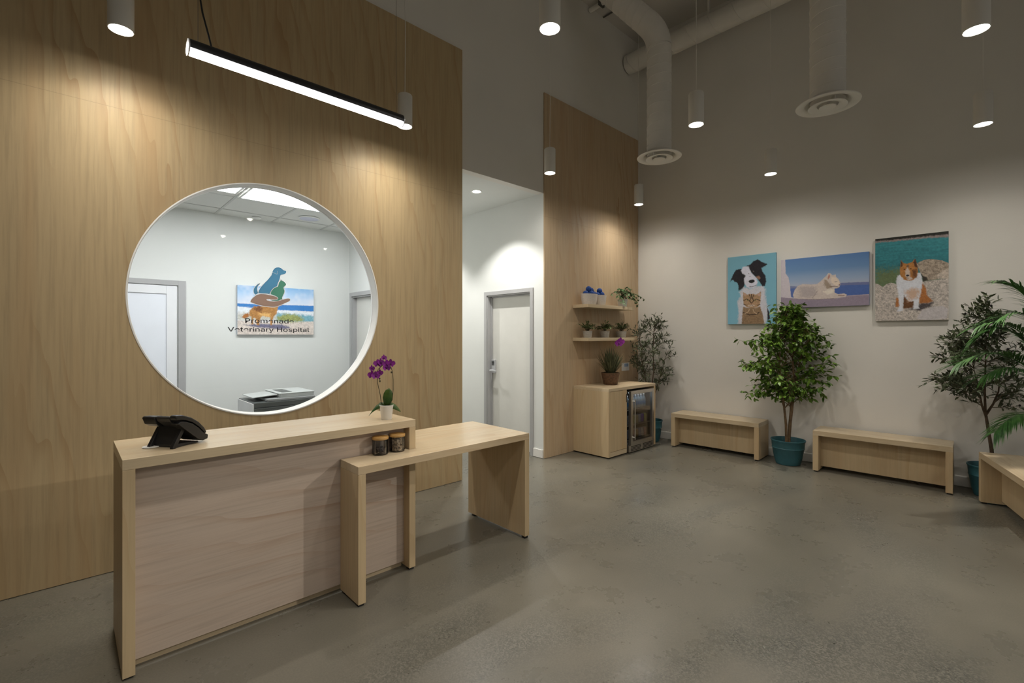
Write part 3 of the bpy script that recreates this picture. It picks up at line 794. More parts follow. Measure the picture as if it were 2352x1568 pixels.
def planter(parent, prof, mat, soil_r, soil_z, rimname='pot'):
    m = MB(); m.lathe(prof, 48, cap0=True); m.build(rimname, mat, parent, smooth=True)
    m = MB(); m.lathe([(soil_r, soil_z), (soil_r*0.5, soil_z+0.006), (0.004, soil_z+0.008)], 28, cap1=True); m.build('soil', M_soil, parent, smooth=True)

def tealpot(r, h):
    b = r*0.70
    return [(b*0.9, 0.0), (b, 0.004), (lerp(b, r, .30)*1.02, h*.26), (lerp(b, r, .68)*1.01, h*.64), (lerp(b, r, .68)*1.035, h*.655), (lerp(b, r, .70)*1.035, h*.675), (lerp(b, r, .72)*1.01, h*.69), (r*0.965, h*.93), (r*1.0, h*.955), (r*1.01, h*.985), (r*1.0, h), (r*0.965, h), (r*0.93, h*.94), (r*0.84, h*.5)]

# --- weeping fig between the benches
fx, fy = 6.165, 1.835
t = thing('potted_fig_tree', 'bright green bushy fig tree in a teal pot between the two wall benches', 'potted tree', (fx, fy, 0))
planter(t, tealpot(0.180, 0.285), M_teal, 0.165, 0.225)
rnd = random.Random(7)
def world_local(p): return Vector((p[0]-fx, p[1]-fy, p[2]))
stems = [[(6.150,1.846,0.22),(6.146,1.850,0.45),(6.128,1.864,0.65),(6.098,1.884,0.94),(6.080,1.90,1.15),(6.085,1.895,1.35),(6.095,1.885,1.62)],
         [(6.170,1.826,0.22),(6.172,1.822,0.45),(6.188,1.806,0.70),(6.205,1.785,0.99),(6.195,1.795,1.25),(6.215,1.775,1.50),(6.225,1.765,1.80)],
         [(6.176,1.832,0.22),(6.190,1.815,0.50),(6.215,1.790,0.80),(6.24,1.765,1.05),(6.22,1.70,1.30),(6.20,1.62,1.48)]]
m = MB(); stemv = []
for s in stems:
    pts = [world_local(p) for p in s]; stemv.append(pts)
    m.tube(pts, [0.016-0.0018*i for i in range(len(pts))], 9)
m.build('trunk', M_trunk, t, smooth=True)
mb = MB(); ml = MB()
Rv = Vector((0.7285, -0.685, 0)); Fv = Vector((0.685, 0.7285, 0))
def crownpt():
    while True:
        z = rnd.uniform(0.80, 1.84)
        # half width of the crown at each height, seen from the front
        hw_ = np.interp(z, [0.80, 0.90, 1.05, 1.20, 1.40, 1.55, 1.70, 1.84], [0.27, 0.37, 0.45, 0.46, 0.43, 0.34, 0.19, 0.06])
        a = rnd.uniform(0, 2*PI); k = rnd.uniform(0.25, 1.0)**0.7
        lat = hw_*k*math.cos(a); dep = 0.40*hw_/0.5*k*math.sin(a)
        p = Vector((6.165, 1.83, z)) + Rv*(lat+0.02) + Fv*dep
        lim = 6.40 - 0.0458*(p.y-1.83)
        if p.x < lim: return p
tips = [Vector(p) for p in [(5.757,2.205,1.169),(6.36,1.44,1.042),(5.813,2.152,0.828),(6.30,1.587,0.787),(5.764,2.198,1.424),(6.228,1.762,1.856),(6.32,1.552,1.5),(5.80,2.16,1.16),(5.86,2.11,0.86)]]
tips += [crownpt() for _ in range(105)]
for tip in tips:
    tip = world_local(tip); st = rnd.choice(stemv)
    zt = min(1.7, max(0.62, tip.z - rnd.uniform(0.06, 0.30)))
    base = min((along(st, u/40.0)[0] for u in range(41)), key=lambda q: abs(q.z-zt))
    L_ = (tip-base).length
    br = arc(base, tip, rnd.uniform(0.03, 0.09)*L_/0.4, 7)
    mb.tube(br, [0.0045, 0.004, 0.0035, 0.003, 0.0025, 0.002, 0.0015, 0.001], 5)
    def put(p, dr, k):
        r3 = Vector((rnd.gauss(0, 1), rnd.gauss(0, 1), rnd.gauss(0, 0.7))).normalized()
        dd = dr*rnd.uniform(0.2, 0.9) + r3*0.9 + Vector((0, 0, -0.25))
        if (p + dd.normalized()*0.08).x + fx > 6.41 - 0.0458*(p.y+fy-1.83): return
        leaf(ml, p, dd, Vector((rnd.uniform(-.9,.9), rnd.uniform(-.9,.9), 1)), rnd.uniform(0.050, 0.074), rnd.uniform(0.027, 0.037), 0.2, rnd.uniform(0.0, 0.45))
    nl = max(7, int(L_/0.036))
    for i in range(nl):
        u = 0.25 + 0.75*(i+0.5)/nl
        p, dr = along(br, min(u, 0.999)); put(p, dr, i)
        if i % 2 == 0 and u > 0.35:
            tw = (dr*0.5 + Vector((rnd.gauss(0, 1), rnd.gauss(0, 1), rnd.gauss(0.1, 0.7))).normalized()*0.9).normalized()
            Lt = rnd.uniform(0.07, 0.13); e = p + tw*Lt
            if e.x + fx > 6.39 - 0.0458*(e.y+fy-1.83): continue
            mb.tube([p, p+tw*Lt*0.5, e], [0.0016, 0.0013, 0.0009], 4)
            for q in range(5): put(p.lerp(e, 0.25+0.75*q/4), tw, q)
mb.build('branches', M_trunk, t); ml.build('foliage', M_ficus, t)

# --- olive trees
def olive(name_label, x, y, pot, trunk, tips, ntips, crown, seed, limx, fruit):
    t = thing('potted_olive_tree', name_label, 'potted tree', (x, y, 0), 0, 'olive trees')
    planter(t, tealpot(*pot), M_teal, pot[0]*0.9, pot[1]*0.8)
    rn = random.Random(seed); o0 = Vector((x, y, 0))
    m = MB(); st = []
    for s, r0 in trunk:
        pts = [Vector(p)-o0 for p in s]; st.append(pts)
        m.tube(pts, [r0*(1-0.75*i/(len(pts)-1)) for i in range(len(pts))], 8)
    m.build('trunk', M_trunkdk, t, smooth=True)
    mb, ml = MB(), MB()
    T_ = [Vector(p)-o0 for p in tips]
    while len(T_) < ntips:
        z = rn.uniform(crown[0][0], crown[0][-1]); hw_ = np.interp(z, crown[0], crown[1])
        a = rn.uniform(0, 2*PI); k = math.sqrt(rn.uniform(0.1, 1.0))
        p = Vector((crown[2][0], crown[2][1], z)) + Rv*hw_*k*math.cos(a) + Fv*hw_*0.75*k*math.sin(a)
        if p.x < limx(p.y) and p.y < 3.86: T_.append(p-o0)
    nf = 0
    for tip in T_:
        stm = rn.choice(st[:]) if len(st) == 1 else rn.choice(st)
        zt = max(trunk[0][0][2][2] if False else crown[0][0]-0.10, tip.z - rn.uniform(0.02, 0.16))
        base = min((along(q, u/30.0)[0] for q in st for u in range(31)), key=lambda q: (q.z-zt)**2 + 0.12*((q-tip).xy.length_squared))
        br = arc(base, tip, rn.uniform(-0.02, 0.05), 7)
        mb.tube(br, [0.0035, 0.003, 0.0028, 0.0024, 0.002, 0.0017, 0.0013, 0.001], 5)
        def put(p, dr):
            r3 = Vector((rn.gauss(0, 1), rn.gauss(0, 1), rn.gauss(0.15, 0.8))).normalized()
            dd = dr*rn.uniform(0.4, 1.1) + r3*0.85
            q = p + o0 + dd.normalized()*0.06
            if q.x > limx(q.y)+0.03 or q.y > 3.905: return
            if y > 3 and q.x < 5.90 and q.y < 3.95 and q.z < 0.89: return
            leaf(ml, p, dd, Vector((rn.uniform(-.9,.9), rn.uniform(-.9,.9), 1)), rn.uniform(0.044, 0.068), (rn.uniform(0.014, 0.021) if fruit else rn.uniform(0.012, 0.017)), 0.1, rn.uniform(-0.1, 0.3), prof=((0,0.1),(0.35,1.0),(0.7,0.8),(1.0,0.0)))
        L_ = (tip-base).length; nl = max(6, int(L_/0.030))
        for i in range(nl):
            p, dr = along(br, min(0.25 + 0.75*(i+0.5)/nl, 0.999)); put(p, dr)
            if i % 2 == 0:
                tw = (dr*0.6 + Vector((rn.gauss(0, 1), rn.gauss(0, 1), rn.gauss(0.2, 0.7))).normalized()*0.9).normalized(); Lt = rn.uniform(0.06, 0.12); e = p+tw*Lt
                if (e+o0).x > limx((e+o0).y) or (e+o0).y > 3.87: continue
                mb.tube([p, p+tw*Lt*0.5, e], [0.0014, 0.0012, 0.0009], 4)
                for q in range(6): put(p.lerp(e, 0.2+0.8*q/5), tw)
        if fruit and rn.random() < 0.22:
            q = MB(); q.ball(0.0095, tip, 8, (1, 1, 1.25)); q.build('olive', M_olivefruit, t, smooth=True)
    mb.build('branches', M_twig, t); ml.build('foliage', M_olive, t)
    return t
limB = lambda y: 6.33 + 0.0458*(3.93-y) - 0.05
olive('sparse olive tree in a teal pot behind the drinks cabinet, in the corner', 6.085, 3.575, (0.160, 0.300),
      [([(6.08,3.57,0.24),(6.078,3.565,0.50),(6.072,3.555,0.75),(6.10,3.54,1.00),(6.085,3.545,1.30),(6.10,3.53,1.68)], 0.013), ([(6.08,3.56,0.45),(6.03,3.61,0.80),(5.98,3.66,1.15),(5.96,3.68,1.45)], 0.009), ([(6.08,3.565,0.5),(6.15,3.49,0.85),(6.20,3.43,1.15)], 0.009)],
      [(5.86,3.74,1.128),(6.29,3.296,1.19),(6.131,3.5,1.735),(5.883,3.733,1.531),(6.26,3.352,0.881),(5.996,3.627,1.655),(5.95,3.66,0.86)], 70,
      ([0.80, 0.95, 1.10, 1.30, 1.50, 1.65, 1.74], [0.22, 0.30, 0.34, 0.34, 0.28, 0.18, 0.06], (6.075, 3.545)), 3, limB, False)
olive('dark olive tree with a crooked trunk, in a teal pot behind the cut-off bench', 6.275, 0.165, (0.165, 0.290),
      [([(6.285,0.165,0.22),(6.283,0.158,0.417),(6.262,0.178,0.60),(6.238,0.20,0.79),(6.236,0.203,0.973),(6.240,0.198,1.25),(6.245,0.194,1.74)], 0.017),
       ([(6.245,0.193,0.74),(6.215,0.222,0.85),(6.195,0.24,1.0),(6.16,0.275,1.2)], 0.011), ([(6.242,0.197,0.76),(6.290,0.150,0.86),(6.325,0.115,0.98),(6.34,0.10,1.2)], 0.012)],
      [(5.92,0.5,1.103),(5.964,0.458,1.48),(6.245,0.194,1.784),(6.43,-0.02,0.851),(5.994,0.431,1.358),(5.97,0.46,1.02),(5.95,0.47,1.25),(6.40,0.02,0.95)], 84,
      ([0.90, 1.00, 1.10, 1.30, 1.50, 1.65, 1.78], [0.30, 0.40, 0.42, 0.40, 0.33, 0.20, 0.08], (6.20, 0.225)), 11, limB, True)

# --- palm at the right edge
px_, py_ = 6.16, -0.36
t = thing('potted_palm', 'green palm reaching in from the right edge of the photo with long feathery fronds', 'potted palm', (px_, py_, 0))
planter(t, tealpot(0.150, 0.290), M_teal, 0.135, 0.23)
m = MB(); m.tube([(0, 0, 0.2), (0.01, 0.005, 0.4), (0, 0.01, 0.62)], [0.035, 0.03, 0.024], 10); m.build('stem', M_trunk, t, smooth=True)
rnd = random.Random(5)
def frond(tip, apex, lw=0.015, ll=0.24, droop=0.35):
    a = Vector((0, 0.01, 0.58)); b = Vector(tip)-Vector((px_, py_, 0)); c = Vector(apex)-Vector((px_, py_, 0))
    pts = [a*(1-u)**2 + c*2*u*(1-u) + b*u*u for u in [i/14 for i in range(15)]]
    m = MB(); m.tube(pts, [0.008-0.00045*i for i in range(15)], 6)
    n = 46
    for i in range(n):
        u = 0.22 + 0.78*(i+0.5)/n
        p, dr = along(pts, min(u, 0.999))
        sd = dr.cross(Vector((0, 0, 1))).normalized()
        for s in (-1, 1):
            dd = dr*lerp(0.55, 1.0, u) + sd*s*lerp(1.0, 0.42, u) + Vector((0, 0, rnd.uniform(0.0, 0.25)))
            leaf(m, p, dd, (0, 0, 1), ll*lerp(0.75, 1.0, math.sin(PI*min(1, u)))*rnd.uniform(0.85, 1.1), lw, 0.3, droop*rnd.uniform(0.7, 1.3), prof=((0, .5), (.3, 1), (.65, .75), (1, 0)))
    m.build('frond', M_palm, t)
frond((5.46,0.22,1.57), (5.85,-0.10,1.80), 0.014, 0.22, 0.30)
frond((5.56,0.13,1.60), (5.95,-0.18,2.00), 0.014, 0.24, 0.22)
frond((5.33,0.34,1.26), (5.80,-0.05,1.62), 0.015, 0.26, 0.18)
frond((5.50,0.19,1.16), (5.86,-0.10,1.45), 0.016, 0.25, 0.35)
frond((5.562,0.123,0.702), (5.90,-0.08,1.05), 0.014, 0.20, 0.40)
frond((5.66,-0.30,1.75), (5.95,-0.33,2.0)); frond((5.75,0.10,1.95), (6.05,-0.2,1.9)); frond((6.0,0.28,1.45), (6.10,-0.05,1.9), 0.02, 0.18)
frond((5.58,-0.45,1.30), (5.85,-0.42,1.75))

# ------------------------------------------------------------------ benches
def bench(label, L_, loc, rotz, dep=0.38):
    t = thing('bench', label, 'bench', loc, rotz, 'low maple benches')
    H_ = 0.452; w = 0.052
    m = MB(); m.box(0, L_, 0, dep, H_-w, H_); m.build('seat', M_woodx, t, bevel=0.0015)
    for x in (0, L_-w):
        m = MB(); m.box(x, x+w, 0, dep, 0.014, H_-w-0.0005); m.build('leg_panel', M_woodz, t, bevel=0.0015)
    m = MB(); m.box(w+0.0005, L_-w-0.0005, 0.135, 0.155, 0.045, H_-w-0.0005); m.build('back_panel', M_woodz, t)
    for x in (0.008, L_-w+0.008):
        for y in (0.01, dep-0.045):
            m = MB(); m.box(x, x+0.034, y, y+0.034, 0, 0.014); m.build('foot', M_black, t)
    return t
bench('low maple bench against the white wall, between the drinks cabinet and the fig tree', 1.095, wb(0.715, 0.405), RB)
bench('low maple bench against the white wall, right of the fig tree', 1.135, wb(2.370, 0.430), RB)
bench('low maple bench cut off at the right edge of the photo, turned towards the room', 1.10, (6.000, 0.234, 0), WRa)

# ------------------------------------------------------------------ drinks cabinet and cooler
CX0, CX1, CY0, CY1, CZ = 4.783, 5.868, 3.380, 3.928, 0.850
t = thing('drinks_cabinet', 'maple cabinet under the shelves with a glass-door cooler built in', 'cabinet', (CX0, CY0, 0))
w = CX1-CX0; dp = CY1-CY0
m = MB(); m.box(0, w, 0, dp, CZ-0.036, CZ); m.build('top', M_woodx, t, bevel=0.0012)
m = MB(); m.box(0, 0.036, 0, dp, 0.016, CZ-0.0365); m.build('side_panel', M_woodz, t, bevel=0.0012)
m = MB(); m.box(w-0.036, w, 0, dp, 0.016, CZ-0.0365); m.build('side_panel', M_woodz, t, bevel=0.0012)
m = MB(); m.box(0.378, 0.396, 0.02, dp, 0.016, CZ-0.0365); m.build('divider', M_woodz, t)
m = MB(); m.box(0.0365, 0.396, 0.004, 0.019, 0.016, 0.072); m.build('plinth', M_woodx, t)
m = MB(); m.box(0.039, 0.394, 0.002, 0.020, 0.076, CZ-0.040); dr_ = m.build('door', M_woodz, t, bevel=0.001)
m = MB(); m.box(0.380, 0.3935, -0.006, 0.0015, 0.66, 0.76); m.build('finger_pull', M_steeldark, dr_)
for x in (0.02, w-0.045):
    for y in (0.02, dp-0.05):
        m = MB(); m.box(x, x+0.03, y, y+0.03, 0, 0.016); m.build('foot', M_black, t)

t = thing('drinks_cooler', 'stainless drinks cooler with a dark glass door, built into the maple cabinet', 'cooler', (CX0+0.412, CY0, 0))
cw = 0.610
m = MB(); m.box(0.0, 0.02, 0.022, 0.50, 0.02, 0.785); m.box(cw-0.02, cw, 0.022, 0.50, 0.02, 0.785); m.box(0.02, cw-0.02, 0.022, 0.50, 0.765, 0.785); m.box(0.02, cw-0.02, 0.022, 0.50, 0.02, 0.135); m.box(0.02, cw-0.02, 0.48, 0.50, 0.135, 0.765)
m.build('housing', M_interior, t)
x0, x1, z0, z1 = 0.045, 0.602, 0.100, 0.787
m = MB(); fr = 0.050
m.box(x0, x0+fr, -0.022, 0.018, z0, z1); m.box(x1-fr+0.006, x1, -0.022, 0.018, z0, z1); m.box(x0+fr, x1-fr+0.006, -0.022, 0.018, z1-fr+0.008, z1); m.box(x0+fr, x1-fr+0.006, -0.022, 0.018, z0, z0+0.042)
dr_ = m.build('door_frame', M_steel, t, bevel=0.002)
m = MB(); m.box(x0+fr-0.004, x1-fr+0.010, -0.012, -0.004, z0+0.036, z1-fr+0.012); m.build('door_glass', M_coolglass, dr_)
m = MB(); m.tube([(0.088, -0.052, 0.175), (0.088, -0.052, 0.685)], 0.0075, 12); 
for z in (0.20, 0.66): m.tube([(0.088, -0.052, z), (0.070, -0.020, z)], 0.008, 8)
m.build('handle', M_steel, dr_, smooth=True)
m = MB(); m.box(0.012, 0.602, -0.014, 0.020, 0.012, 0.0975)
gr = m.build('vent_grille', M_steel, t, bevel=0.002)
m = MB()
for xx in (0.05, 0.33):
    for i in range(4): m.box(xx, xx+0.24, -0.0155, -0.0125, 0.024+0.017*i, 0.033+0.017*i)
m.build('grille_slots', M_black, gr)
m = MB(); m.box(0.10, cw-0.10, 0.04, 0.055, 0.755, 0.7645); m.build('light_bar', emit('cooler_led', (0.80, 0.90, 1.0), 14.0), t)
SH = [0.158, 0.345, 0.545]
for z in SH:
    m = MB()
    for i in range(14): m.box(0.025+0.0425*i, 0.029+0.0425*i, 0.03, 0.47, z-0.006, z-0.002)
    m.box(0.0225, cw-0.0225, 0.024, 0.034, z-0.012, z); m.build('wire_shelf', M_steel, t)
cool = t
# drinks: one can and one bottle, copied in rows
def can(col, label, group):
    t = thing('drink_can', label, 'drink can', (0, 0, 0), 0, group)
    m = MB(); m.lathe([(0.024, 0.0), (0.030, 0.006), (0.031, 0.012), (0.031, 0.096), (0.026, 0.108)], 18, cap0=True); m.build('can_body', col, t, smooth=True)
    m = MB(); m.lathe([(0.026, 0.1082), (0.0265, 0.111), (0.024, 0.1095), (0.004, 0.109)], 18, cap1=True); m.build('lid', M_alu, t, smooth=True)
    return t
rnd = random.Random(2)
rows = [(SH[1], 'small drink can standing on the middle shelf inside the glass-door cooler', 'drink cans on the middle cooler shelf', [(0.34,0.36,0.40),(0.16,0.10,0.36),(0.30,0.32,0.10),(0.42,0.36,0.22)]),
        (SH[0], 'small drink can standing on the bottom shelf inside the glass-door cooler', 'drink cans on the bottom cooler shelf', [(0.26,0.28,0.36),(0.40,0.38,0.38),(0.34,0.18,0.16),(0.38,0.28,0.14)])]
for z, lab, grp, cols in rows:
    protos = [can(plain('can_print', c, 0.35, 0.3, var=0.35, scale=40), lab, grp) for c in cols]
    for i in range(7):
        p = (CX0+0.412+0.110+0.0665*i, CY0+0.075, z)
        if i < len(protos): protos[i].location = p
        else: dup(protos[i % len(protos)], p)
def bottle(label, group):
    t = thing('water_bottle', label, 'bottle', (0, 0, 0), 0, group)
    m = MB(); m.lathe([(0.026, 0), (0.029, 0.006), (0.029, 0.10), (0.024, 0.125), (0.012, 0.145), (0.011, 0.158)], 18, cap0=True); m.build('bottle_body', plain('clear_blue_plastic', (0.26, 0.36, 0.44), 0.25, var=0.2, scale=60), t, smooth=True)
    m = MB(); m.lathe([(0.0292, 0.035), (0.0294, 0.034), (0.0294, 0.080), (0.0292, 0.081)], 18); m.build('wrapper', plain('blue_wrapper', (0.07, 0.22, 0.46), 0.5), t, smooth=True)
    m = MB(); m.cyl(0.0125, 0.1582, 0.172, 14); m.build('cap', M_white, t)
    return t
b0 = bottle('clear water bottle with blue wrapper on the top shelf of the cooler', 'water bottles in the cooler')
for i in range(7):
    p = (CX0+0.412+0.110+0.0665*i, CY0+0.085, SH[2])
    if i == 0: b0.location = p
    else: dup(b0, p)

# ------------------------------------------------------------------ shelves and what stands on them
def shelf(label, z):
    t = thing('wall_shelf', label, 'shelf', (4.772, 3.680, z), 0, 'floating shelves')
    m = MB(); m.box(0, 1.052, 0, 0.2495, -0.042, 0); m.build('board', M_woodx, t, bevel=0.0012)
    return t
SU, SL = 1.896, 1.470
shelf('upper floating maple shelf holding the white planters and the ivy', SU)
shelf('lower floating maple shelf holding three small potted plants', SL)

def basket(label, x, y, rx, ry, h, z, fill=True):
    t = thing('woven_planter', label, 'planter', (x, y, z), 0, 'white planters of blue balls')
    S = Matrix.Diagonal((rx, ry, 1, 1))
    m = MB(); m.lathe([(0.80, 0.0), (0.83, 0.004), (0.90, h*0.4), (1.0, h), (0.95, h), (0.88, h*0.55), (0.86, h*0.5), (0.01, h*0.5)], 40, M=S, cap0=True); m.build('planter_body', M_basket, t, smooth=True)
    return t
basket('wide white woven planter heaped with blue balls at the left end of the upper shelf', 4.935, 3.790, 0.142, 0.085, 0.138, SU)
basket('narrower white woven planter with blue balls beside the ivy', 5.180, 3.800, 0.098, 0.080, 0.136, SU)
def balls(pts, label, group):
    for i, (x, y, z, r) in enumerate(pts):
        m = MB(); m.ball(r, (0, 0, 0), 16)
        tag(m.build('fuzzy_ball', M_blueball, None, smooth=True, loc=(x, y, z)), label, 'ball', group)
balls([(4.850, 3.780, SU+0.140, 0.038), (4.930, 3.758, SU+0.146, 0.038), (5.016, 3.780, SU+0.142, 0.038), (4.915, 3.820, SU+0.142, 0.036), (4.905, 3.775, SU+0.200, 0.038), (4.975, 3.790, SU+0.186, 0.037)], 'blue ball heaped in the wide white planter on the upper shelf', 'blue balls in the wide planter')
balls([(5.123, 3.800, SU+0.138, 0.037), (5.190, 3.776, SU+0.146, 0.036), (5.240, 3.820, SU+0.136, 0.037), (5.178, 3.805, SU+0.194, 0.038)], 'blue ball heaped in the narrower white planter on the upper shelf', 'blue balls in the narrow planter')

t = thing('potted_ivy', 'trailing ivy in a small white pot at the right of the upper shelf', 'potted plant', (5.690, 3.790, SU))
planter(t, [(0.052, 0), (0.058, 0.004), (0.068, 0.085), (0.072, 0.098), (0.074, 0.112), (0.068, 0.112), (0.064, 0.09)], M_ceramic, 0.062, 0.094)
rnd = random.Random(21); m = MB(); mt = MB()
tipsl = [(0.42, -0.10, 0.115), (0.36, -0.08, 0.15), (0.25, -0.11, 0.10), (0.18, -0.14, 0.02), (-0.18, -0.08, 0.06), (-0.14, -0.13, 0.02), (-0.24, 0.02, 0.16), (0.10, -0.14, 0.12), (0.0, -0.12, 0.17), (-0.10, -0.10, 0.20), (0.05, 0.05, 0.22), (0.16, 0.02, 0.22), (-0.05, 0.03, 0.25), (0.22, -0.03, 0.18), (-0.02, -0.14, 0.09), (0.12, -0.06, 0.25), (-0.16, -0.03, 0.22), (0.28, 0.0, 0.13), (0.20, -0.12, 0.06), (-0.20, -0.06, 0.12), (0.05, -0.09, 0.24), (-0.08, -0.05, 0.235)]
for tp in tipsl:
    br = arc((rnd.uniform(-.03,.03), rnd.uniform(-.03,.03), 0.10), tp, rnd.uniform(0.06, 0.10), 7); mt.tube(br, 0.0018, 4)
    for i in range(13):
        u = 0.2+0.8*(i+0.5)/13; p, dr = along(br, min(u, .999)); sd = dr.cross(Vector((0, 0, 1))).normalized()*(1 if i % 2 else -1)
        dd = dr*0.4+sd*rnd.uniform(.5, 1)+Vector((rnd.uniform(-.3,.3), rnd.uniform(-.5,.1), rnd.uniform(-.4,.3)))
        if p.y > 0.10: continue
        leaf(m, p, dd, Vector((0, -0.5, 1)), rnd.uniform(0.032, 0.048), rnd.uniform(0.026, 0.034), 0.1, 0.3, prof=((0, .3), (.25, 1), (.6, .75), (1, 0)))
mt.build('vines', M_stem, t); m.build('foliage', M_ivy, t)

def smallplant(label, x, seed, pot_r, spiky, spread):
    t = thing('small_potted_plant', label, 'potted plant', (x, 3.800, SL), 0, 'small plants on the lower shelf')
    planter(t, [(pot_r*0.80, 0), (pot_r*0.84, 0.003), (pot_r, 0.088), (pot_r*0.93, 0.088), (pot_r*0.88, 0.07)], M_greypot, pot_r*0.86, 0.076)
    rn = random.Random(seed); m = MB(); mt = MB()
    for i in range(38):
        a = rn.uniform(0, 2*PI); k = math.sqrt(rn.random())
        tip = (spread*1.2*k*math.cos(a), spread*0.9*k*math.sin(a), 0.10+rn.uniform(0.03, 0.125)*(1.2-0.6*k))
        if tip[1] > 0.085: continue
        br = arc((rn.uniform(-.02,.02), rn.uniform(-.02,.02), 0.075), tip, 0.02, 5); mt.tube(br, 0.0015, 4)
        for j in range(10):
            u = 0.3+0.7*(j+0.5)/10; p, dr = along(br, min(u, .999)); sd = dr.cross(Vector((0.2, 0.1, 1))).normalized()*(1 if j % 2 else -1)
            leaf(m, p, dr*0.6+sd*rn.uniform(.4, 1)+Vector((0, 0, rn.uniform(-.3,.4))), (0, 0, 1), rn.uniform(0.030, 0.046) * (1.25 if spiky else 1), (0.010 if spiky else 0.019), 0.1, 0.25)
    mt.build('stems', M_stem, t); m.build('foliage', M_small, t)
smallplant('small plant with upright narrow leaves at the left of the lower shelf', 4.912, 31, 0.062, True, 0.115)
smallplant('small loose brownish plant in the middle of the lower shelf', 5.285, 32, 0.066, False, 0.135)
smallplant('small bushy plant at the right of the lower shelf', 5.680, 33, 0.072, True, 0.125)

# grass-like orchid on the cabinet
t = thing('potted_orchid_grass', 'grass-like plant with one purple orchid in a brown pot on the drinks cabinet', 'potted plant', (5.262, 3.690, CZ))
planter(t, [(0.085, 0), (0.090, 0.004), (0.118, 0.140), (0.122, 0.158), (0.112, 0.158), (0.108, 0.13)], M_brownpot, 0.108, 0.138)
rnd = random.Random(9); m = MB()
for i in range(190):
    a = rnd.uniform(0, 2*PI); k = math.sqrt(rnd.random()); sp = 0.20*k
    b_ = (0.05*k*math.cos(a), 0.05*k*math.sin(a), 0.14)
    d_ = Vector((sp*math.cos(a)*1.3, sp*math.sin(a)*0.7, rnd.uniform(0.26, 0.43)*(1-0.22*k)))
    if b_[1]+d_.y > 0.19: continue
    leaf(m, b_, d_, (math.cos(a), math.sin(a), 0.3), d_.length, rnd.uniform(0.009, 0.016), 0.2, rnd.uniform(0, 0.25)*k, prof=((0, .7), (.4, 1), (.75, .6), (1, 0)))
m.build('grass', M_grass, t)
st = [Vector(p) for p in [(0.0, -0.02, 0.14), (0.01, -0.03, 0.30), (0.03, -0.03, 0.46), (0.08, -0.03, 0.55), (0.15, -0.03, 0.575)]]
m = MB(); m.tube(st, [0.004, 0.0035, 0.003, 0.0025, 0.002], 6); m.build('flower_stem', M_stem, t)
def flower(parent, c, face, r, seed):
    rn = random.Random(seed); face = Vector(face).normalized(); s = face.cross(Vector((0, 0, 1))).normalized(); u = s.cross(face).normalized()
    m = MB(); c = Vector(c)
    for k, (ang, L_, W_) in enumerate([(90, 1, .62), (0, 1.05, 1.05), (180, 1.05, 1.05), (232, .95, .6), (308, .95, .6)]):
        a = math.radians(ang+rn.uniform(-8, 8)); d_ = s*math.cos(a)+u*math.sin(a)
        leaf(m, c, d_+face*0.15, face, r*L_, r*W_, 0.12, 0.05, prof=((0, .3), (.35, .9), (.65, 1), (.9, .55), (1, 0)))
    m.mi = 1; m.ball(r*0.2, c+face*r*0.18-u*r*0.15, 8, (1, 1, 1.3))
    return m.build('flower', [M_purple, M_purplelip], parent)
for i, c in enumerate([(0.105, -0.06, 0.548), (0.165, -0.05, 0.572), (0.125, -0.045, 0.560)]): flower(t, c, (-0.75+0.3*i, -0.75, 0.1), 0.055, i)

# card on the panelling and the orchid on the desk
m = MB(); m.box(-0.095, 0.095, -0.004, 0, -0.058, 0.058); t = m.build('wall_card', M_paper, None, loc=(5.975, WY-0.0004, 1.042)); tag(t, 'small white card fixed to the wood panelling beside the orchid grass', 'card')
m = MB(); m.box(-0.03, 0.075, -0.0048, -0.0042, 0.0, 0.045); part_label(m.build('print', M_paperblue, t), 'pale blue printed patch')

ox, oy = 1.508, 2.785
t = thing('potted_orchid', 'purple orchid in a small white pot at the right end of the tall desk', 'potted plant', (ox, oy, ZT))
planter(t, [(0.031, 0), (0.033, 0.003), (0.043, 0.086), (0.0445, 0.091), (0.041, 0.092), (0.039, 0.08)], M_ceramic, 0.038, 0.080)
def oloc(p): return Vector((p[0]-ox, p[1]-oy, p[2]-ZT))
sl = [oloc(p) for p in [(1.500,2.785,1.035),(1.483,2.806,1.061),(1.477,2.812,1.121),(1.464,2.823,1.197),(1.464,2.823,1.242),(1.473,2.816,1.281),(1.483,2.806,1.306),(1.495,2.795,1.318)]]
sr = [oloc(p) for p in [(1.516,2.782,1.035),(1.534,2.758,1.085),(1.538,2.754,1.149),(1.538,2.754,1.214),(1.536,2.756,1.261),(1.528,2.764,1.295),(1.511,2.779,1.309),(1.491,2.798,1.309),(1.471,2.818,1.287),(1.458,2.829,1.259)]]
for s in (sl, sr):
    m = MB(); m.tube(s, [0.0026-0.00012*i for i in range(len(s))], 6); m.build('flower_stem', M_stem, t)
for i, p in enumerate([(1.491,2.790,1.357),(1.462,2.815,1.321),(1.477,2.804,1.327),(1.505,2.775,1.318),(1.524,2.760,1.323),(1.503,2.777,1.295),(1.434,2.842,1.289),(1.434,2.840,1.249),(1.452,2.823,1.243),(1.473,2.808,1.261)]):
    rr = random.Random(i); flower(t, oloc(p), (rr.uniform(-.5,.3), -1, rr.uniform(-.1,.3)), 0.029 if i not in (0, 6, 9) else 0.022, i+10)
m = MB()
for p in ((1.476,2.812,1.205),(1.474,2.812,1.222),(1.529,2.76,1.262)): m.ball(0.0055, oloc(p), 8, (1, 1, 1.3))
m.build('buds', M_stem, t)
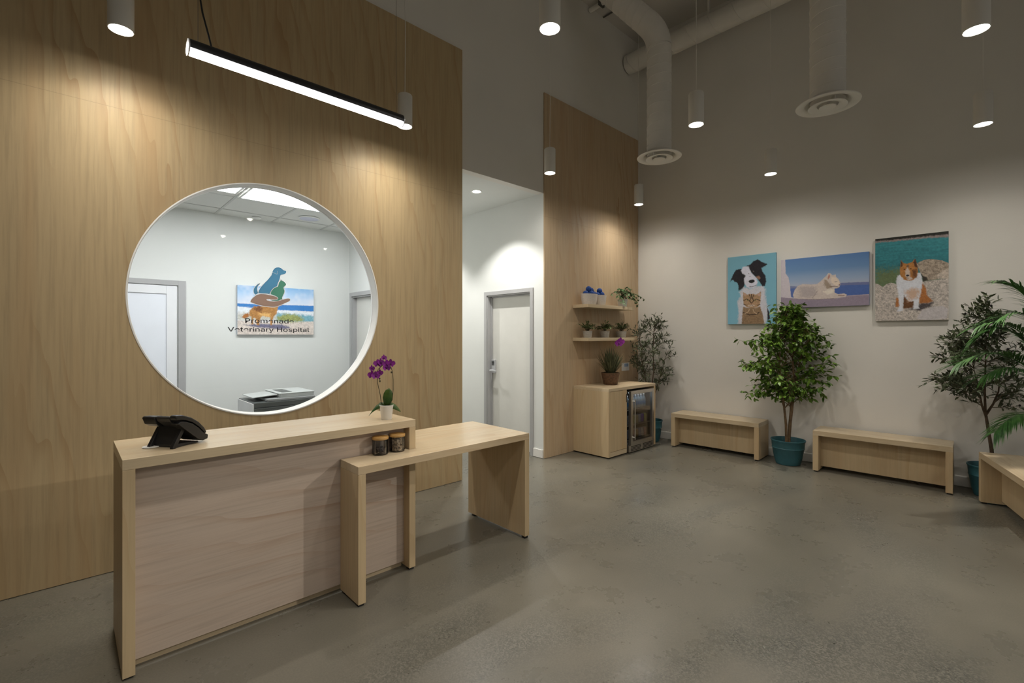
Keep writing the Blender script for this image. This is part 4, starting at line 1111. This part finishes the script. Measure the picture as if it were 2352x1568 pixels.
for d_, up, L_, W_, dr_ in [((-0.62,0.42,0.42),(-0.45,-0.80,0.40),0.128,0.054,0.95), ((0.66,-0.40,0.32),(-0.30,-0.85,0.45),0.098,0.048,0.75), ((0.10,-0.10,1.0),(-0.5,-0.8,0.2),0.120,0.062,0.0), ((0.35,0.0,0.95),(-0.3,-0.9,0.2),0.092,0.040,0.05), ((-0.1,0.4,0.35),(0,0,1),0.09,0.042,0.5)]:
    m = MB(); leaf(m, (0, 0, 0.082), d_, up, L_, W_, 0.25, dr_, prof=((0, .25), (.2, .7), (.45, 1), (.7, .92), (.88, .6), (1, 0))); 
    o = m.build('leaf', M_orchleaf, t); md = o.modifiers.new('thick', 'SOLIDIFY'); md.thickness = 0.0012

# ------------------------------------------------------------------ pictures: prints painted as vertex colour on a fine grid
def vnoise(H, W, cell, seed):
    r = np.random.RandomState(seed); gh, gw = max(2, int(H/cell)+2), max(2, int(W/cell)+2); g = r.rand(gh, gw)
    y = np.linspace(0, gh-1.001, H); x = np.linspace(0, gw-1.001, W); yi, xi = y.astype(int), x.astype(int); fy_, fx_ = (y-yi)[:, None], (x-xi)[None, :]
    fy_ = fy_*fy_*(3-2*fy_); fx_ = fx_*fx_*(3-2*fx_)
    a, b, c, d = g[yi][:, xi], g[yi][:, xi+1], g[yi+1][:, xi], g[yi+1][:, xi+1]
    return (a*(1-fx_)+b*fx_)*(1-fy_)+(c*(1-fx_)+d*fx_)*fy_
def paint(shapes, W, H, bg, aspect, white, alb):
    """shapes in 0..1000 canvas coordinates; returns H x W x 3 albedo"""
    wl = np.array(srgb(*white)[:3])
    def lin(c): return np.array(srgb(*c)[:3])
    U, V = np.meshgrid(np.linspace(0, 1000, W), np.linspace(0, 1000, H))
    img = bg(U, V, lin, W, H)
    ay = 1.0/aspect
    for k, sh in enumerate(shapes):
        kind, col, soft, amp, pts = sh[:5]; soft = max(1.2, soft*(2.4 if soft > 9 else (1.7 if soft > 5 else 1.0)))
        d = np.full(U.shape, 1e9); n = len(pts)
        if kind == 'e':
            (cx, cy), rx, ry = pts[0], sh[5], sh[6]/1.0*ay
            ry = max(ry, 1); q = np.sqrt(((U-cx)/rx)**2+((V-cy)*1.0/(sh[6]*aspect if aspect else 1))**2) if False else np.sqrt(((U-cx)/rx)**2+((V-cy)/(sh[6]*aspect))**2)
            sd = (q-1)*min(rx, sh[6])
        else:
            inside = np.zeros(U.shape, bool)
            for i in range(n if kind == 'p' else n-1):
                (x0, y0), (x1, y1) = pts[i], pts[(i+1) % n]
                ex, ey = x1-x0, (y1-y0)*ay; wx, wy = U-x0, (V-y0)*ay
                tt = np.clip((wx*ex+wy*ey)/max(1e-9, ex*ex+ey*ey), 0, 1)
                d = np.minimum(d, np.hypot(wx-ex*tt, wy-ey*tt))
                if kind == 'p' and y0 != y1:
                    c = ((y0 > V) != (y1 > V)) & (U < (x1-x0)*(V-y0)/(y1-y0)+x0); inside ^= c
            sd = np.where(inside, -d, d) if kind == 'p' else d-sh[5]
        fz = (vnoise(H, W, 2.2, 50+k)-0.5)*soft*1.1
        a = np.clip(0.5-(sd+fz)/soft*0.8, 0, 1)[..., None]
        nz = 1+amp*((vnoise(H, W, 1.2, k)*0.55+vnoise(H, W, 3.5, k+100)*0.45)-0.5)*2.5
        img = img*(1-a)+(lin(col)[None, None, :]*nz[..., None])*a
    return np.clip(img/wl*alb, 0, 0.93)

def canvas(label, parent_loc, rotz, W_, H_, img, thick=0.035):
    t = thing('canvas_print', label, 'picture', parent_loc, rotz)
    hh, ww = img.shape[:2]
    xs = np.linspace(0, W_, ww); zs = np.linspace(0, -H_, hh)
    verts = [(x, -thick, z) for z in zs for x in xs]
    faces = [(j*ww+i, (j+1)*ww+i, (j+1)*ww+i+1, j*ww+i+1) for j in range(hh-1) for i in range(ww-1)]
    me = bpy.data.meshes.new('print'); me.from_pydata(verts, [], faces)
    ca = me.color_attributes.new('print_colour', 'FLOAT_COLOR', 'POINT')
    rgba = np.ones((hh*ww, 4), np.float32); rgba[:, :3] = img.reshape(-1, 3); ca.data.foreach_set('color', rgba.ravel())
    me.materials.append(M_print)
    o = bpy.data.objects.new('print', me); C.objects.link(o); o.parent = t
    m = MB(); m.box(0, W_, -thick+0.0006, -0.0008, -H_, 0)
    ec = img[:, -1].mean(axis=0)*0.9
    m.build('stretcher', plain('canvas_edge', tuple(ec), 0.7, var=0.03), t)
    return t
k = NT('photo_print')
at = k.n('ShaderNodeAttribute', attribute_name='print_colour'); k.l(at.outputs['Color'], k.b.inputs['Base Color'])
k.b.inputs['Roughness'].default_value = 0.55; k.b.inputs['Specular IOR Level'].default_value = 0.3
M_print = k.m
A1 = [('p',(30,27,30),7,0.25,[(49,365),(104,274),(180,193),(290,185),(311,226),(377,277),(388,324),(355,353),(366,431),(333,475),(235,509),(230,423),(202,382),(148,371),(115,337)]),('p',(168,160,158),13,0.12,[(246,525),(355,461),(464,490),(617,460),(727,458),(787,499),(792,589),(814,710),(858,802),(836,914),(792,1018),(224,1009),(235,783),(213,665),(279,582)]),('p',(30,27,30),7,0.25,[(388,154),(486,134),(552,90),(639,70),(694,105),(836,153),(792,176),(716,201),(727,247),(792,319),(809,388),(787,458),(727,466),(683,403),(607,330),(519,271),(464,213),(448,174)]),('p',(176,168,170),9,0.1,[(290,216),(322,164),(399,158),(448,166),(470,214),(519,271),(607,338),(639,400),(617,445),(552,479),(464,482),(399,456),(361,399),(350,337),(388,293),(322,257)]),('p',(36,32,36),5,0.2,[(825,763),(869,839),(885,930),(836,951)]),('p',(120,84,66),9,0.2,[(596,322),(672,311),(694,343),(661,371)]),('e',(22,20,22),4,0,[(511,381)],63,40),('e',(70,62,64),4,0,[(497,361)],22,8),('s',(60,55,58),7,0,[(470,460),(530,459),(607,440)],7),('e',(28,24,22),4,0,[(350,296)],31,21),('e',(62,50,42),4,0,[(541,242)],28,19),('e',(14,12,12),2,0,[(541,242)],15,11),('e',(160,160,165),1,0,[(548,238)],5,4),('e',(60,56,58),3,0,[(451,266)],9,8),('e',(60,56,58),3,0,[(475,308)],13,6),('p',(118,92,66),9,0.3,[(333,747),(421,762),(617,768),(683,751),(727,836),(760,950),(770,1017),(301,1010),(311,886)]),('p',(142,110,80),7,0.3,[(333,530),(421,573),(464,563),(552,567),(607,581),(699,536),(699,600),(694,668),(683,728),(617,764),(508,772),(399,749),(344,709),(333,631)]),('p',(160,125,110),4,0.1,[(350,546),(399,575),(361,593)]),('p',(160,125,110),4,0.1,[(683,554),(623,586),(678,607)]),('s',(58,42,30),4,0,[(464,575),(486,622),(475,660)],8),('s',(58,42,30),4,0,[(508,569),(508,630)],8),('s',(58,42,30),4,0,[(552,579),(530,624),(546,663)],8),('s',(58,42,30),4,0,[(344,654),(410,634),(454,655),(508,699),(563,659),(607,642),(689,668)],8),('s',(58,42,30),4,0,[(344,709),(399,726)],8),('s',(58,42,30),4,0,[(683,721),(628,734)],8),('e',(120,118,60),3,0,[(426,652)],17,10),('e',(120,118,60),3,0,[(590,657)],17,10),('e',(12,12,10),2,0,[(426,652)],8,7),('e',(12,12,10),2,0,[(590,657)],8,7),('e',(172,150,130),7,0.05,[(508,734)],60,22),('e',(120,70,62),3,0,[(508,709)],15,7),('s',(70,52,40),3,0,[(464,740),(508,726),(552,743)],4),('s',(58,42,30),5,0,[(333,832),(464,867),(617,863),(661,834)],11),('s',(160,130,100),5,0,[(366,849),(432,827),(464,790)],9),('s',(160,130,100),5,0,[(617,855),(563,831),(541,792)],9)]
A2 = [('p',(168,153,150),4,0.06,[(-7,-11),(54,-13),(59,279),(94,367),(114,553),(127,774),(149,822),(-7,809)]),('p',(98,100,122),3,0.05,[(115,553),(149,557),(215,574),(215,619),(116,599)]),('p',(70,84,124),2,0.06,[(116,599),(215,610),(160,796),(127,774)]),('p',(90,92,118),4,0.05,[(678,555),(789,555),(1010,566),(1010,632),(678,607)]),('p',(64,82,124),3,0.07,[(628,593),(1010,619),(1010,821),(628,834)]),('p',(122,106,112),2,0.1,[(-7,771),(160,809),(663,849),(789,812),(1010,803),(1010,1019),(-7,1014)]),('s',(150,132,132),3,0,[(688,839),(789,808),(1010,803)],4),('p',(168,150,136),3,0.1,[(149,740),(170,642),(205,564),(265,526),(361,546),(436,546),(482,489),(522,425),(547,384),(567,344),(592,356),(607,392),(648,380),(650,432),(678,478),(693,531),(698,583),(688,633),(658,656),(633,654),(633,731),(678,769),(738,757),(768,785),(758,827),(708,827),(648,848),(436,850),(235,829),(160,805)]),('p',(146,130,122),15,0.08,[(215,592),(285,564),(411,596),(426,721),(386,806),(245,794)]),('p',(186,170,150),9,0.05,[(507,702),(567,664),(628,662),(630,731),(562,768)]),('p',(186,164,142),7,0.06,[(602,426),(653,441),(683,513),(688,574),(663,605),(618,566),(592,494)]),('p',(132,112,94),8,0.1,[(522,468),(552,489),(587,563),(607,634),(552,646),(517,572)]),('p',(150,100,84),3,0.05,[(557,438),(568,378),(582,372),(582,424),(562,473)]),('s',(96,72,60),3,0,[(582,614),(633,611),(668,623)],4),('e',(110,70,62),2,0,[(687,586)],6,9),('s',(110,96,88),3,0,[(638,525),(663,519)],3),('s',(128,112,104),4,0,[(386,815),(416,746),(441,678)],4),('s',(110,94,88),3,0,[(235,829),(436,852),(653,846)],3),('s',(130,105,92),3,0,[(678,795),(738,800)],7)]
A3 = [('p',(36,34,28),5,0.5,[(-9,-9),(1009,-6),(1009,51),(722,40),(287,36),(-9,27)]),('p',(120,104,96),9,0.35,[(-9,24),(287,32),(722,32),(1009,37),(1009,66),(722,54),(287,50),(-9,45)]),('p',(84,92,60),52,0.2,[(-9,383),(374,386),(374,567),(-9,595)]),('p',(152,138,124),3,0.55,[(-9,536),(52,555),(113,589),(174,553),(226,543),(313,564),(670,552),(1009,531),(1009,1022),(-9,1010)]),('p',(132,114,96),4,0.6,[(578,339),(678,302),(791,301),(913,325),(1009,364),(1009,526),(809,537),(704,547),(635,447)]),('p',(46,40,32),9,0.4,[(635,462),(722,511),(739,541),(670,552)]),('p',(160,142,124),7,0.4,[(852,488),(930,442),(1009,418),(1009,533),(861,533)]),('p',(64,56,54),12,0.4,[(496,866),(635,803),(809,797),(774,843),(617,891)]),('p',(160,148,140),7,0.2,[(583,980),(661,877),(791,851),(930,840),(996,885),(974,985),(722,1004)]),('p',(138,84,42),9,0.3,[(652,551),(704,628),(722,717),(800,782),(739,802),(617,802),(583,712),(626,639)]),('p',(140,86,44),7,0.3,[(304,724),(348,741),(357,840),(291,834)]),('p',(86,54,30),7,0.3,[(400,697),(548,778),(548,849),(396,860)]),('p',(178,172,168),8,0.12,[(322,466),(391,447),(635,447),(661,537),(652,618),(626,728),(609,824),(622,865),(539,871),(543,778),(470,771),(413,698),(396,833),(391,886),(313,896),(346,824),(330,679),(300,526)]),('p',(168,136,112),21,0.1,[(426,653),(548,621),(626,654),(600,742),(478,768)]),('p',(146,94,46),6,0.25,[(371,287),(404,321),(461,331),(513,320),(563,282),(587,347),(604,430),(583,496),(530,530),(478,535),(409,516),(357,460),(355,377)]),('p',(66,40,26),7,0.2,[(371,287),(391,311),(387,356),(365,370)]),('p',(66,40,26),7,0.2,[(539,321),(567,282),(596,385),(565,383)]),('p',(88,52,28),12,0.2,[(513,417),(583,399),(583,496),(539,501)]),('p',(168,146,128),8,0.08,[(433,412),(461,369),(491,416),(496,483),(530,515),(478,531),(443,499),(430,465)]),('e',(26,26,32),3,0,[(461,470)],23,16),('e',(40,26,20),3,0,[(420,396)],12,8),('e',(40,26,20),3,0,[(503,394)],13,8),('e',(96,70,50),5,0.1,[(461,361)],19,22),('s',(60,36,28),3,0,[(443,496),(470,501)],4)]
A4 = [('p',(60,128,196),4,0.1,[(-7,373),(408,372),(1006,358),(1006,489),(481,486),(-7,441)]),('p',(225,235,240),7,0.15,[(-7,430),(481,480),(1006,489),(1006,558),(481,545),(-7,565)]),('p',(120,175,190),12,0.2,[(481,545),(1006,583),(1006,732),(481,722)]),('p',(196,200,190),15,0.2,[(-7,565),(481,545),(481,710),(-7,723)]),('p',(214,206,196),7,0.25,[(-7,712),(262,751),(1006,707),(1006,1019),(-7,1017)]),('p',(150,160,96),13,0.4,[(496,627),(627,550),(773,580),(845,638),(860,711),(700,728),(496,710)]),('p',(112,112,136),9,0.2,[(80,806),(262,780),(554,786),(685,849),(554,887),(262,855)]),('p',(176,128,70),6,0.3,[(146,502),(204,418),(335,405),(481,397),(503,473),(488,568),(445,629),(430,806),(405,806),(405,642),(306,610),(281,658),(266,803),(233,804),(226,671),(197,660),(190,793),(164,793),(171,638),(138,617)]),('p',(170,110,56),6,0.2,[(52,648),(73,596),(131,554),(142,628),(95,677)]),('p',(120,78,44),10,0.3,[(190,454),(262,415),(306,448),(292,530),(219,510)]),('p',(224,180,110),10,0.15,[(262,554),(408,560),(401,630),(277,611)]),('p',(182,136,78),6,0.2,[(408,419),(437,288),(510,259),(569,314),(576,361),(517,401),(488,485)])]

def vgrad(V, lin, stops):
    p = [s[0] for s in stops]; c = np.array([lin(s[1]) for s in stops])
    return np.stack([np.interp(V, p, c[:, i]) for i in range(3)], -1)
bg1 = lambda U, V, lin, W, H: vgrad(V, lin, [(0, (98,136,143)), (1000, (104,144,153))])*(1+0.04*(vnoise(H, W, 30, 1)-.5))[..., None]
bg2 = lambda U, V, lin, W, H: vgrad(V, lin, [(0, (72,98,132)), (250, (88,112,138)), (480, (128,136,148)), (600, (146,142,146)), (1000, (150,140,140))])
def bg3(U, V, lin, W, H):
    g = vgrad(V, lin, [(0, (50,106,106)), (250, (44,98,99)), (420, (40,88,88)), (520, (70,96,76)), (640, (88,94,60)), (1000, (90,90,60))])
    st = vnoise(H, 8, 3, 5); st = np.repeat(st, 1, 1)
    rip = vnoise(H, W, 3.0, 6)*0.5+vnoise(H, max(8, W//5), 3.0, 7).repeat(6, 1)[:, :W]*0.5
    return g*(0.72+0.6*rip)[..., None]
def bg4(U, V, lin, W, H):
    g = vgrad(V, lin, [(0, (130,180,225)), (150, (170,205,236)), (400, (222,230,240)), (1000, (226,226,228))])
    c = np.clip(vnoise(H, W, 22, 3)*0.6+vnoise(H, W, 8, 4)*0.4-0.35, 0, 1)[..., None]*1.3
    return g*(1-c)+lin((232,236,242))*c
WB_LIT = (160, 152, 142)
def pic(label, s0, s1, z0, z1, shapes, bg, n=150):
    W_, H_ = s1-s0, z1-z0; asp = W_/H_
    ww, hh = (n, int(n/asp)) if asp >= 1 else (int(n*asp), n)
    canvas(label, wb(s0, 0.0, z1), RB, W_, H_, paint(shapes, ww, hh, bg, asp, WB_LIT, 0.55))
pic('canvas print of a black and white dog with a tabby cat on turquoise', 1.323, 1.897, 1.646, 2.524, A1, bg1, 190)
pic('canvas print of a pale cat lying on a ledge under blue sky', 1.952, 2.822, 1.833, 2.421, A2, bg2, 210)
pic('canvas print of a brown and white dog sitting on gravel by green water', 2.876, 3.465, 1.657, 2.547, A3, bg3, 220)
W_, H_ = 0.896, 0.592
canvas('canvas print of a tan dog on a sunny beach, seen through the round window', (1.491, OFY, 2.1025), 0.0, W_, H_, paint(A4, 190, 126, bg4, W_/H_, (222, 226, 224), 0.70))

# ------------------------------------------------------------------ ducts and pipes under the ceiling
def spiral_duct(m, pts, r, pitch=0.105, n=40):
    """round duct with a raised spiral seam"""
    pts = [Vector(p) for p in pts]
    m.tube(pts, r, n)
    seam = []
    tot = sum((b-a).length for a, b in zip(pts, pts[1:])); N = int(tot/pitch*28)
    for i in range(N+1):
        u = i/N*tot; acc = 0
        for a, b in zip(pts, pts[1:]):
            L_ = (b-a).length
            if u <= acc+L_ or b is pts[-1]:
                d = (b-a).normalized(); p = a+d*(u-acc); break
            acc += L_
        e1 = d.cross(Vector((0.3, 0.8, 0.1))).normalized(); e2 = d.cross(e1).normalized()
        ph = 2*PI*i/28*1.0
        seam.append(p+(e1*math.cos(ph)+e2*math.sin(ph))*(r+0.001))
    m.tube(seam, 0.0038, 5)
def diffuser(t, z=0.0):
    m = MB(); m.lathe([(0.131, 0.06), (0.135, 0.04), (0.168, 0.006), (0.176, 0.0), (0.232, -0.010), (0.238, -0.008), (0.240, -0.003), (0.20, 0.012), (0.14, 0.045), (0.133, 0.06)], 56); m.build('flange', M_duct, t, smooth=True)
    m = MB(); m.lathe([(0.088, 0.004), (0.142, -0.020), (0.145, -0.024), (0.139, -0.026), (0.080, -0.010)], 48); m.build('outer_cone', M_duct, t, smooth=True)
    m = MB(); m.lathe([(0.036, -0.012), (0.066, -0.028), (0.063, -0.033), (0.003, -0.026)], 40, cap1=True); m.build('inner_cone', M_duct, t, smooth=True)
    m = MB(); m.cyl(0.129, 0.03, 0.034, 40); m.build('throat_shade', M_black, t)  # black disc standing in for the shade inside the duct throat
    m = MB(); m.box(-0.12, 0.12, -0.004, 0.004, -0.008, 0.0295); m.build('cross_bar', M_duct, t)
t = thing('air_duct', 'white spiral air duct with an elbow and round diffuser in front of the narrow panelling', 'air duct', (4.844, 2.744, 3.50), 0, 'round ceiling ducts')
diffuser(t)
el = []
base = Vector((0, 0, 1.30)); dv = Vector((-0.30, 0.60, 0.742)).normalized()
pts = [(0, 0, 0.02), (0, 0, 1.22)]
m = MB(); spiral_duct(m, pts, 0.132); m.build('vertical_duct', M_duct, t, smooth=True)
arcp = []
for i in range(9):
    u = i/8; d_ = Vector((0, 0, 1)).lerp(dv, u).normalized()
    arcp.append((arcp[-1][0]+d_*0.045, d_) if arcp else (Vector((0, 0, 1.215)), d_))
m = MB(); m.tube([a[0] for a in arcp], 0.135, 40); m.build('elbow', M_duct, t, smooth=True)
e0 = arcp[-1][0]; k_ = (2.44-e0.z)/dv.z
m = MB(); spiral_duct(m, [e0, e0+dv*k_], 0.132); m.build('slanted_duct', M_duct, t, smooth=True)
t = thing('air_duct', 'white straight spiral air duct with round diffuser, nearer the pictures side', 'air duct', (4.80, 1.120, 3.50), 0.7, 'round ceiling ducts')
diffuser(t)
m = MB(); spiral_duct(m, [(0, 0, 0.02), (0, 0, 2.425)], 0.132); m.build('vertical_duct', M_duct, t, smooth=True)
t = thing('main_duct', 'horizontal white main duct running below the ceiling behind the vertical ducts', 'air duct', (6.05, 3.925, 5.49))
m = MB(); spiral_duct(m, [(0, 0, 0), (0, -5.2, 0)], 0.135, 0.30); m.build('duct_run', M_duct, t, smooth=True)
for y in (-1.2, -2.9):
    m = MB(); m.box(-0.012, 0.012, y-0.012, y+0.012, 0.13, 0.435); m.build('hanger', M_duct, t)
t = thing('sprinkler_pipe', 'thin white pipe under the ceiling left of the duct elbow', 'pipe', (5.13, 3.925, 5.86))
m = MB(); m.tube([(0, 0, 0), (0, -4.5, 0)], 0.030, 16); m.build('pipe_run', M_duct, t, smooth=True)
m = MB(); m.box(-0.05, 0.05, -0.20, -0.17, -0.035, 0.065); m.build('clamp', M_steeldark, t)
t = thing('conduit', 'thin dark conduit crossing the ceiling beside the duct elbow', 'pipe', (5.43, 3.925, 5.905))
m = MB(); m.tube([(0, 0, 0), (0, -1.6, 0)], 0.011, 10); m.build('conduit_run', M_steeldark, t, smooth=True)
